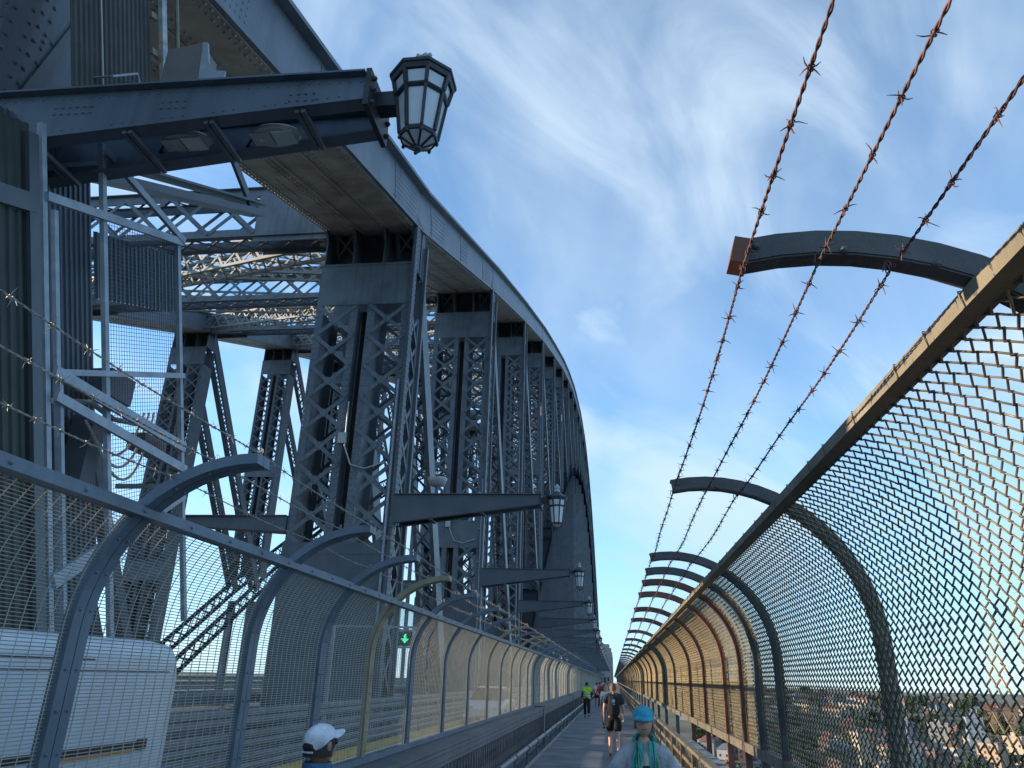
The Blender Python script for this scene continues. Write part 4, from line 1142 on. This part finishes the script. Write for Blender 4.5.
def person(label, loc, face, height, pose, skin, hair, wear, group=None, head_turn=0., build=1.0):
    """face: heading in degrees clockwise from +Y. pose: dict of joint offsets. wear: list of (name, kind, material, extra)"""
    root = thing('person', label, 'person', loc, group, -R(face)); root.scale = (height/1.75,)*3
    J = dict(pel=(0,0,.95), wai=(0,0,1.08), che=(0,.0,1.28), nck=(0,-.005,1.45), hb=(0,.0,1.53),
             sl=(-.175,0,1.42), sr=(.175,0,1.42), el=(-.23,-.02,1.14), er=(.23,-.02,1.14), wl=(-.24,.06,.90), wr=(.24,.06,.90),
             hl=(-.095,0,.92), hr=(.095,0,.92), kl=(-.10,.02,.50), kr=(.10,.02,.50), al=(-.10,-.02,.09), ar=(.10,-.02,.09),
             tl=(-.11,.13,.035), tr=(.11,.13,.035))
    J.update(pose)
    nm = ['pel','wai','che','nck','hb','sl','el','wl','sr','er','wr','hl','kl','al','tl','hr','kr','ar','tr']
    ix = {n: i for i, n in enumerate(nm)}
    E = [('pel','wai'),('wai','che'),('che','nck'),('nck','hb'),('che','sl'),('sl','el'),('el','wl'),('che','sr'),('sr','er'),('er','wr'),('pel','hl'),('hl','kl'),('kl','al'),('al','tl'),('pel','hr'),('hr','kr'),('kr','ar'),('ar','tr')]
    B = build
    rad = dict(pel=.125*B, wai=.115*B, che=.135*B, nck=.06, hb=.055, sl=.062, el=.042, wl=.028, sr=.062, er=.042, wr=.028, hl=.088*B, kl=.056, al=.04, tl=.03, hr=.088*B, kr=.056, ar=.04, tr=.03)
    vs, fs = skin_mesh([J[n] for n in nm], [(ix[a], ix[b]) for a, b in E], [rad[n] for n in nm])
    m = MB(); m.add(vs, fs, 0, True)
    Rh = Matrix.Rotation(-R(head_turn), 3, 'Z'); hc = Vector(J['hb'])+Vector((0, .015, .105))
    def H(x, y, z): return hc+Rh @ Vector((x, y, z))
    # head: an egg with jaw, nose, ears, eyes and mouth
    rings = []
    for i in range(13):
        t = -pi/2+pi*i/12; z = sin(t)*.122
        w = cos(t)*.078*(1 if z > -.02 else 1-.18*(-z-.02)/.1); d = cos(t)*.098
        rings.append([H(w*cos(2*pi*q/16), d*sin(2*pi*q/16)+(.012 if z < -.03 else 0), z) for q in range(16)])
    m.loft(rings, 0, True)
    m.loft([[H(-.008,.09,.03),H(.008,.09,.03),H(.006,.1,.03),H(-.006,.1,.03)], [H(-.018,.085,-.028),H(.018,.085,-.028),H(.012,.122,-.022),H(-.012,.122,-.022)]], 0, True)
    for s in (-1, 1):
        m.ell(H(s*.08, -.005, 0), (.012, .024, .034), 0, 8, 6, Rh)
        m.ell(H(s*.030, .088, .022), (.013, .008, .008), 1, 8, 5, Rh); m.ell(H(s*.030, .094, .022), (.006, .004, .006), 2, 6, 4, Rh)
    m.ell(H(0, .091, -.056), (.024, .01, .007), 3, 8, 5, Rh)
    # hands with five fingers
    for s, w, e in ((-1, 'wl', 'el'), (1, 'wr', 'er')):
        d = (Vector(J[w])-Vector(J[e])).normalized(); sd = Vector((0, 1, 0)); sd = (sd-d*sd.dot(d)).normalized(); pn = d.cross(sd)*s
        p = Vector(J[w])
        m.loft([[p+d*l+sd*(a*wd)+pn*(b*.014) for a, b in ((-1,-1),(1,-1),(1,1),(-1,1))] for l, wd in ((-.01,.024),(.03,.036),(.075,.04),(.09,.038))], 0, True)
        for q in range(4):
            o = p+d*.085+sd*(-.03+.02*q); L = (.062,.078,.084,.07)[q]
            m.tube([o, o+d*L*.45-pn*.004, o+d*L*.8-pn*.018, o+d*L*.95-pn*.032], [.0095,.009,.008,.006], 6)
        o = p+d*.02+sd*.034
        m.tube([o, o+d*.03+sd*.022, o+d*.06+sd*.026-pn*.012], [.012,.011,.008], 6)
    body = m.build('body', [skin, mat('eye_white', (.7,.68,.65), .3), M_DARK, mat('lip', (.35,.13,.11), .5)], root)
    if hair:
        kind, hm = hair
        h = MB(); rings = []
        lowz = {'short': -.06, 'bob': -.09, 'long': -.2}[kind]
        for i in range(9):
            t = i/8; z = .124*cos(t*pi/2) if t < 1 else 0
            rings.append([H((.084*sin(t*pi/2)+.004)*cos(2*pi*q/18), (.104*sin(t*pi/2)+.004)*sin(2*pi*q/18)-.006, z+.004) for q in range(18)])
        for zz in (lowz*.5, lowz):     # curtain round the back and sides only
            rr = []
            for q in range(18):
                a = 2*pi*q/18; front = sin(a) > .35
                rr.append(H(.088*cos(a), (.108*sin(a)-.008) if not front else .108*sin(a)*.92-.02, (zz if not front else .045)))
            rings.append(rr)
        h.loft(rings, 0, True, False, False); h.build('hair', hm, root)
    def garment(verts, edges, rads): return skin_mesh(verts, edges, rads)
    for kind, name, mt, ex in wear:
        g = MB()
        if kind == 'top':       # ex: sleeve length 0..2 (0 short, 1 long), looseness, hem z
            sl, lo_, hem = ex[:3]; flare = ex[3] if len(ex) > 3 else 0
            lerp = lambda a, b, t: tuple(Vector(J[a]).lerp(Vector(J[b]), t))
            V = [(0,0,hem), J['wai'], J['che'], (0,-.005,1.44), J['sl'], J['sr']]; Rr = [.125*B+lo_+flare, .118*B+lo_+flare*.7, .14*B+lo_, .075+lo_*.6, .068+lo_*.8, .068+lo_*.8]
            Ed = [(0,1),(1,2),(2,3),(2,4),(2,5)]
            for sidx, a, b, c in ((4,'sl','el','wl'), (5,'sr','er','wr')):
                if sl < 1: V.append(lerp(a, b, .72)); Rr.append(.058+lo_); Ed.append((sidx, len(V)-1))
                else:
                    V.append(J[b]); Rr.append(.055+lo_); Ed.append((sidx, len(V)-1))
                    V.append(lerp(b, c, .88)); Rr.append(.042+lo_*.8); Ed.append((len(V)-2, len(V)-1))
            vs, fs = garment(V, Ed, Rr); g.add(vs, fs, 0, True)
        elif kind == 'legs':    # ex: length (0..1 fraction hip-ankle), looseness
            ln, lo_ = ex
            V = [(0,0,1.06), J['pel'], J['hl'], J['hr']]; Rr = [.112*B+lo_, .128*B+lo_, .092*B+lo_, .092*B+lo_]; Ed = [(0,1),(1,2),(1,3)]
            for sidx, a, b, c in ((2,'hl','kl','al'), (3,'hr','kr','ar')):
                if ln < .5: V.append(tuple(Vector(J[a]).lerp(Vector(J[b]), ln*2))); Rr.append(.085+lo_); Ed.append((sidx, len(V)-1))
                else:
                    V.append(J[b]); Rr.append(.066+lo_); Ed.append((sidx, len(V)-1))
                    V.append(tuple(Vector(J[b]).lerp(Vector(J[c]), (ln-.5)*2))); Rr.append(.056+lo_); Ed.append((len(V)-2, len(V)-1))
            vs, fs = garment(V, Ed, Rr); g.add(vs, fs, 0, True)
        elif kind == 'shoe':
            for a, t_ in (('al','tl'), ('ar','tr')):
                A = Vector(J[a]); Tt = Vector(J[t_]); d = (Tt-A); d.z *= .3; d.normalize()
                g.ell((A+Tt)/2+Vector((0,0,-.015)), (.048, .145, .052), 0, 10, 6, Matrix.Rotation(math.atan2(-d.x, d.y), 3, 'Z'))
        elif kind == 'cap':     # ex: tilt, opening at back, brim material same
            tilt, opening = ex
            Rt = Rh @ Matrix.Rotation(R(tilt), 3, 'X')
            def K(x, y, z): return hc+Rt @ Vector((x, y, z))
            rings = []
            for i in range(8):
                t = i/7*pi/2; rings.append([K((.092*sin(t)+.001)*cos(2*pi*q/20), (.112*sin(t)+.001)*sin(2*pi*q/20), .052+.078*cos(t)) for q in range(20)])
            rings.append([K(.093*cos(2*pi*q/20), .113*sin(2*pi*q/20), .040-.045*max(0, -sin(2*pi*q/20))) for q in range(20)])
            g.loft(rings, 0, True, True, False)
            br = []
            for z, off in ((.022, 0), (.012, .006)):
                pass
            top = []; bot = []
            for q in range(11):
                a = R(20+140*q/10); x = .09*cos(a); top.append(K(x, .105*sin(a)*.98, .052))
            outer = []
            for q in range(11):
                a = R(20+140*q/10); outer.append(K(.086*cos(a)*1.02, .10*sin(a)+.115*sin(a)**.8, .026+.004*sin(a)))
            n = 11; off = Rt @ Vector((0,0,-.006))
            g.add(top+outer+[p+off for p in top]+[p+off for p in outer], [(q, q+1, n+q+1, n+q) for q in range(n-1)]+[(2*n+q, 3*n+q, 3*n+q+1, 2*n+q+1) for q in range(n-1)]+[(n+q, n+q+1, 3*n+q+1, 3*n+q) for q in range(n-1)], 0, True)
            co = g.build(name, mt, root)
            if opening:
                o = MB(); o.ell(K(0, -.104, .030), (.046, .02, .028), 0, 14, 8, Rt); o.build('cap_opening', hair[1] if hair else M_DARK, co)
                o = MB(); o.tube([K(.05*cos(R(180+180*q/8))*.9, -.112-.004*sin(R(180*q/8)), .0) for q in range(9)], .007, 6); o.build('strap', mt, co)
            o = MB(); o.ell(K(0, 0, .131), (.01, .01, .006), 0, 8, 4); o.build('button', mt, co)
            continue
        elif kind == 'glasses':
            for s in (-1, 1):
                g.ell(H(s*.032, .097, .02), (.026, .01, .019), 0, 10, 6, Rh); g.tube([H(s*.058, .092, .026), H(s*.081, .05, .026), H(s*.082, -.01, .018)], .0035, 5)
            g.tube([H(-.012,.104,.025), H(.012,.104,.025)], .003, 5)
        elif kind == 'backpack':
            g.loft([[(x, y, z) for x, y in ((-.15*w,-.12),(.15*w,-.12),(.13*w,-.12-d),(-.13*w,-.12-d))] for z, w, d in ((.98,.8,.06),(1.02,1,.15),(1.2,1.02,.17),(1.38,.95,.14),(1.44,.7,.06))], 0, True)
            g.loft([[(x, y, z) for x, y in ((-.11,-.27),(.11,-.27),(.10,-.31),(-.10,-.31))] for z in (1.0, 1.06, 1.16, 1.2)], 0, True)
            for s in (-1, 1): g.tube([(s*.09,-.12,1.42),(s*.1,.02,1.5),(s*.11,.15,1.38),(s*.13,.15,1.2),(s*.15,.0,1.06),(s*.13,-.12,1.02)], .022, 6)
        elif kind == 'patch':   # small pale emblem on the bag
            g.add([(-.045,-.30,1.29),(.03,-.30,1.29),(.045,-.298,1.34),(.0,-.298,1.375),(-.04,-.298,1.35)], [(0,1,2,3,4)])
            g.add([(-.02,-.302,1.235),(.035,-.302,1.235),(.035,-.302,1.265),(-.02,-.302,1.265)], [(0,1,2,3)])
        elif kind == 'vest':
            lo_ = .035
            V = [(0,0,.98), J['wai'], J['che'], (0,-.005,1.43), (J['sl'][0]*.8, J['sl'][1], J['sl'][2]), (J['sr'][0]*.8, J['sr'][1], J['sr'][2])]
            vs, fs = garment(V, [(0,1),(1,2),(2,3),(2,4),(2,5)], [.14*B+lo_, .14*B+lo_, .175*B+lo_, .11, .10, .10]); g.add(vs, fs, 0, True)
        elif kind == 'bands':
            for z, r_ in ((1.06, .20), (1.2, .205)):
                g.loft([[(r_*cos(2*pi*q/20), r_*.93*sin(2*pi*q/20), zz) for q in range(20)] for zz in (z-.025, z+.025)], 0, True, False, False)
        elif kind == 'scarf':
            r2 = random.Random(4)
            for q in range(3):      # loose loops round the neck
                zz = 1.475+.014*q
                g.tube([((.085+.012*(q % 2))*cos(2*pi*w/14), (.088+.012*(q % 2))*sin(2*pi*w/14)+.012, zz-.028*sin(2*pi*w/14)) for w in [7+.5*v for v in range(15)]], .015, 7, q % 2)
            for i in range(24):
                s = -1 if i % 2 else 1; x0 = s*r2.uniform(.03, .085); x1 = x0+r2.uniform(-.03, .035)*1.0; x2 = x1+r2.uniform(-.035, .035); zl = .98+r2.uniform(-.04, .2)
                yy = r2.uniform(-.012, .014)
                g.tube([(x0*.9,.07,1.475),(x0,.135,1.43),(x1,.178+yy,1.34),(x1+r2.uniform(-.02,.02),.225+yy,1.22),(x2,.245+yy,1.12),(x2+r2.uniform(-.02,.02),.24+yy,zl)], [.012,.012,.010,.011,.009,.006], 6, 1 if r2.random() < .45 else 0)
        elif kind == 'front':   # shirt front bulging between the open sides of a jacket
            g.ell((0, .115, 1.15), (.105, .125, .26), 0, 16, 10)
        elif kind == 'camera':
            g.bb(-.065, .065, .275, .325, 1.205, 1.29); g.bb(-.03, .03, .28, .32, 1.29, 1.312)
            g.tube([(0,.32,1.245),(0,.385,1.245)], .036, 14)
            for s in (-1, 1): g.tube([(s*.065,.28,1.28),(s*.072,.25,1.34),(s*.07,.12,1.47),(s*.05,-.05,1.5)], .004, 5)
        elif kind == 'collar':
            g.loft([[(r_*cos(2*pi*q/16), r_*sin(2*pi*q/16)-.005, z) for q in range(16)] for r_, z in ((.16,1.40),(.11,1.46),(.085,1.50),(.084,1.545),(.09,1.54),(.094,1.50))], 0, True, False, False)
        g.build(name, mt if isinstance(mt, list) else [mt], root)
    return root

walk = dict(kl=(-.10,.16,.52), al=(-.10,.12,.10), tl=(-.11,.27,.05), kr=(.10,-.06,.51), ar=(.10,-.30,.16), tr=(.11,-.20,.04), el=(-.24,-.10,1.16), wl=(-.25,.0,.93), er=(.24,.06,1.15), wr=(.25,.20,.95))
hair_dk = mat('dark_hair', (.025,.018,.014), .6, 0, .3, 40); hair_red = mat('auburn_hair', (.22,.09,.045), .6, 0, .3, 40); hair_bl = mat('blonde_hair', (.50,.36,.2), .6, 0, .3, 40); hair_gr = mat('grey_hair', (.3,.29,.28), .6)
person('man in a white cap and dark sunglasses with head turned right, beside the left fence', (-1.72, 4.65, 0), 0, 1.60, {}, SKINM[1], ('short', hair_dk),
       [('top', 'shirt', cloth('blue_shirt', (.04,.11,.2)), (0, .02, .98)), ('collar', 'collar', cloth('blue_collar', (.045,.12,.22)), None), ('legs', 'trousers', cloth('navy_trousers', (.03,.035,.05)), (.98, .015)), ('shoe', 'shoes', M_DARK, None),
        ('cap', 'cap', cloth('white_cap', (.68,.72,.78)), (17, True)), ('glasses', 'sunglasses', M_DARK, None)], head_turn=24)
person('woman in turquoise cap, grey hoodie and green scarf with a camera on her chest', (.25, 7.0, 0), 180, 1.69,
       dict(sl=(-.165,0,1.385), sr=(.165,0,1.385), el=(-.30,-.02,1.13), wl=(-.25,.14,.96), er=(.30,.02,1.13), wr=(.18,.27,1.17), **{k: walk[k] for k in ('kl','al','tl','kr','ar','tr')}), SKINM[0], ('short', hair_gr),
       [('top', 'hoodie', cloth('grey_hoodie', (.45,.45,.48)), (1, .038, .90, .04)), ('front', 'shirt', cloth('oatmeal_shirt', (.55,.50,.42)), None), ('legs', 'trousers', cloth('dark_trousers', (.04,.04,.045)), (.98, .03)), ('shoe', 'shoes', M_DARK, None),
        ('scarf', 'scarf', [cloth('teal_scarf', (.09,.46,.42)), cloth('green_scarf', (.18,.52,.28))], None), ('camera', 'camera', M_DARK, None),
        ('cap', 'cap', cloth('turquoise_cap', (.05,.42,.55)), (-4, False)), ('glasses', 'glasses', M_DARK, None)], build=1.0)
person('man in black shorts and a dark tee with a black backpack, walking away', (.0, 22.0, 0), 0, 1.82, walk, SKINM[0], ('short', hair_red),
       [('top', 'shirt', cloth('charcoal_tee', (.03,.035,.05)), (0, .04, .86)), ('legs', 'shorts', cloth('black_shorts', (.012,.012,.014)), (.42, .03)), ('shoe', 'shoes', cloth('grey_shoes', (.12,.13,.15)), None),
        ('backpack', 'backpack', cloth('black_backpack', (.012,.013,.016)), None), ('patch', 'emblem', cloth('pale_emblem', (.6,.6,.58)), None)])
person('person in a yellow high visibility vest and black trousers, walking away', (-1.42, 43.5, 0), 0, 1.76, {k: (v[0], v[1]*.35, v[2]) if k in ('kl','kr','al','ar') else J for k, v in walk.items() for J in [v] if k[0] in 'kaew'}, SKINM[0], ('short', hair_dk),
       [('top', 'shirt', cloth('dark_shirt', (.03,.035,.05)), (1, .0, .98)), ('legs', 'trousers', cloth('black_trousers', (.012,.012,.016)), (.98, .02)), ('shoe', 'shoes', M_DARK, None),
        ('top', 'vest', cloth('lime_vest', (.45,.80,.03)), (0, .05, .98)), ('bands', 'reflective_bands', cloth('silver_bands', (.6,.62,.6), .4), None)])
person('distant person in white top and black shorts beyond the high visibility vest', (-1.25, 62.0, 0), 180, 1.70, walk, SKINM[1], ('short', hair_dk),
       [('top', 'shirt', cloth('white_top', (.75,.76,.78)), (0, .03, .86)), ('legs', 'shorts', M_DARK, (.45, .03)), ('shoe', 'shoes', M_DARK, None)])
person('blonde person in a white top just ahead of the man with the backpack', (-.30, 34.0, 0), 0, 1.70, walk, SKINM[0], ('long', hair_bl),
       [('top', 'shirt', cloth('cream_top', (.72,.70,.66)), (0, .03, .86)), ('legs', 'trousers', cloth('grey_trousers', (.14,.14,.16)), (.98, .02)), ('shoe', 'shoes', M_DARK, None)])
person('distant person in a dark red top far along the walkway', (-.95, 58.0, 0), 180, 1.72, walk, SKINM[1], ('short', hair_dk),
       [('top', 'shirt', cloth('maroon_top', (.22,.04,.05)), (1, .03, .86)), ('legs', 'trousers', cloth('navy_jeans', (.03,.04,.07)), (.98, .02)), ('shoe', 'shoes', M_DARK, None)])
person('most distant person, in a navy jacket near the middle of the walkway', (-.75, 80.0, 0), 180, 1.72, walk, SKINM[1], ('short', hair_dk),
       [('top', 'jacket', cloth('navy_jacket', (.03,.035,.06)), (1, .03, .86)), ('legs', 'trousers', M_DARK, (.98, .02)), ('shoe', 'shoes', M_DARK, None)])

# ---------------------------------------------------------------- far pylon, harbour, headland and city
def pylon(x0, x1, label):
    t = thing('granite_pylon', label, 'bridge pylon', ((x0+x1)/2, 516, 0))
    hw = (x1-x0)/2
    def blk(m, w, y0, y1, z0, z1, tp=.97): m.loft([[(-w, y0, z0), (w, y0, z0), (w, y1, z0), (-w, y1, z0)], [(-w*tp, y0+.3, z1), (w*tp, y0+.3, z1), (w*tp, y1-.3, z1), (-w*tp, y1-.3, z1)]])
    m = MB(); blk(m, hw, -9, 9, -54, 15.5); m.build('shaft', M_GRAN, t)
    m = MB(); blk(m, hw*.93, -8.4, 8.4, 15.5, 18.5); blk(m, hw*.82, -7.4, 7.4, 18.5, 21); m.build('setback', M_GRAN, t)
    m = MB(); blk(m, hw*.6, -5, 5, 21, 23.4); m.build('parapet', M_GRAN, t)
    for z in (-1, 6):
        for x in (-.4, 0, .4):
            m = MB(); m.bb(x*hw-.5, x*hw+.5, -8.98, -8.7, z+1, z+4.5); m.build('slit_window', M_DARK, t)
pylon(-10.6, .4, 'grey granite pylon closing the view at the far end of the walkway')
pylon(-52, -41, 'granite pylon on the other side of the bridge, hidden behind the arch')

def land():
    m = MB(); m.bb(-7900, 7900, -2400, 13900, -58, -52); tag(m.build('harbour_water', M_WATER), kind='structure')
    m = MB(); nx, ny = 46, 40; vs = []
    def hz(x, y):
        d = math.hypot(x, y); shore = 395+.12*x+45*sin(x*.011)+25*sin(x*.031+1)
        t = max(0, min(1, (y-shore)/480.)); s = t*t*(3-2*t)
        return -56+6*min(1, max(0, (y-shore+30)/40))+ (36+5*sin(x*.013)+4*sin(y*.017))*s
    land.hz = hz
    for j in range(ny+1):
        for i in range(nx+1):
            x = -900+i*60; y = 340+j*35+(j/ny)**2*900
            vs.append((x, y, hz(x, y)))
    m.add(vs, [(j*(nx+1)+i, j*(nx+1)+i+1, (j+1)*(nx+1)+i+1, (j+1)*(nx+1)+i) for j in range(ny) for i in range(nx)], 0, True)
    tag(m.build('headland', M_LAND), kind='structure')
land()

def city():
    rr = random.Random(21)
    walls = [('cream', (.50,.41,.29)), ('off white', (.44,.40,.34)), ('tan brick', (.42,.29,.19)), ('terracotta', (.42,.24,.14)), ('red brick', (.27,.13,.09)), ('light cream', (.48,.38,.27)), ('slate blue', (.20,.25,.32)), ('pale grey', (.36,.36,.37)), ('blue grey', (.25,.30,.36)), ('dark brown', (.16,.11,.09))]
    wm = {n: mat('%s_walls' % n.replace(' ', '_'), c, .85, 0, .1, .2) for n, c in walls}
    roofs = [('red tiled', mat('red_roof_tiles', (.27,.115,.08), .8, 0, .2, 1)), ('brown tiled', mat('brown_roof_tiles', (.16,.09,.06), .8, 0, .2, 1)), ('grey', mat('slate_roof', (.15,.16,.17), .7, 0, .2, 1))]
    win = mat('city_window_glass', (.05,.06,.075), .15)
    place = []
    n = 0; tries = 0
    while n < 260 and tries < 6000:
        tries += 1
        ratio = rr.uniform(.09, .72); y = 440+rr.random()**1.3*560; x = ratio*y
        h_ = land.hz(x, y)
        if h_ < -50.5: continue
        r = rr.uniform(4, 8)+ (y-440)*.008
        if any((x-a)**2+(y-b)**2 < (r+c)**2*.72 for a, b, c in place): continue
        place.append((x, y, r)); n += 1
        tall = rr.random() < .3 or y > 780
        wn, _ = rr.choice(walls); w = r*rr.uniform(.8, 1.15); d = r*rr.uniform(.8, 1.2)
        hgt = rr.uniform(12, 24) if tall else rr.uniform(5, 9)
        # keep the skyline just below the horizon line of the photograph
        hgt = min(hgt, max(4.5, (-.013*y-3)-h_+rr.uniform(-3, 3)))
        rn, rm = roofs[0 if rr.random() < .42 else rr.choice((1, 2))]
        flat = hgt > 13
        lab = ('%s flat roofed apartment block on the far shore beyond the chain link fence' % wn) if flat else ('%s house with %s roof on the far shore beyond the chain link fence' % (wn, rn))
        t = thing('apartment_block' if flat else 'house', lab, 'building', (x, y, h_-2), 'buildings on the far shore', rr.uniform(-1.15, -.2))
        m = MB(); hw, hd = w*.75, d*.75
        m.bb(-hw, hw, -hd, hd, 0, hgt+2)
        fl = int((hgt-1)/3.0); nw = max(2, int(hw*2/3.2)); nd = max(2, int(hd*2/3.2))
        for f_ in range(fl):
            z = 3.2+3.0*f_
            for i in range(nw):
                xx = -hw+(i+.5)*2*hw/nw
                if rr.random() < .9: m.bb(xx-.65, xx+.65, -hd-.05, -hd+.1, z, z+1.5, 1)
            for i in range(nd):
                yy = -hd+(i+.5)*2*hd/nd
                if rr.random() < .9: m.bb(-hw-.05, -hw+.1, yy-.65, yy+.65, z, z+1.5, 1)
        m.build('wall', [wm[wn], win], t)
        m = MB(); z = hgt+2
        if flat:
            m.bb(-hw-.3, hw+.3, -hd-.3, hd+.3, z+.01, z+.7); m.bb(-hw*.3, hw*.3, -hd*.3, hd*.3, z+.71, z+3)
            m.build('roof', wm[wn] if rr.random() < .6 else roofs[2][1], t)
        else:
            e = .6; rh = rr.uniform(2.2, 3.6)
            a = [(-hw-e,-hd-e,z), (hw+e,-hd-e,z), (hw+e,hd+e,z), (-hw-e,hd+e,z)]; b = [(-hw*.35,0,z+rh), (hw*.35,0,z+rh)]
            m.add(a+b, [(0,1,5,4), (1,2,5), (2,3,4,5), (3,0,4), (3,2,1,0)])
            m.bb(hw*.2, hw*.2+1, .5, 1.5, z+rh*.3, z+rh+1.2)
            m.build('roof', rm, t)
    # trees among the houses
    crowns = []
    for v in range(3):
        m = MB(); r2 = random.Random(50+v)
        for i in range(420):
            th = r2.uniform(0, 2*pi); u = r2.uniform(-.8, 1); rad = (1-u*u)**.5*(.65+.35*r2.random())*(1+.25*sin(3*th+v))
            c = Vector((cos(th)*rad*4.2, sin(th)*rad*4.2, 6+u*3.6+r2.uniform(-.5, .5)))
            a = Vector((r2.uniform(-1,1), r2.uniform(-1,1), r2.uniform(-1,1))).normalized(); b = a.orthogonal().normalized(); s = r2.uniform(.5, 1.0)
            m.add([c-a*s, c-b*s*.7, c+a*s, c+b*s*.7], [(0,1,2,3)])
        crowns.append(m.mesh('crown', [M_LEAF[v % 2]]))
    tm = MB(); tm.tube([(0,0,-1), (0,0,3), (.3,.2,6)], [.5,.4,.2], 7); tm.tube([(0,0,3), (1.5,.5,6)], [.25,.1], 6); tm.tube([(0,0,3), (-1.3,-.6,6.2)], [.25,.1], 6); trunk = tm.mesh('trunk', [M_TRUNK])
    n = 0; tries = 0
    while n < 210 and tries < 5000:
        tries += 1
        ratio = rr.uniform(.08, .74); y = 415+rr.random()*560; x = ratio*y; h_ = land.hz(x, y)
        if h_ < -50.8 or any((x-a)**2+(y-b)**2 < (c*.9+3)**2 for a, b, c in place): continue
        n += 1; k = rr.randrange(3); s = rr.uniform(.8, 1.5)
        t = thing('tree', 'dark green tree between buildings on the far shore beyond the right fence' if k != 1 else 'lighter green tree between buildings on the far shore beyond the right fence', 'tree', (x, y, h_-.5), 'trees on the far shore', rr.uniform(0, 6))
        t.scale = (s, s, s*rr.uniform(.8, 1.15)); link('crown', crowns[k], t); link('trunk', trunk, t)
city()
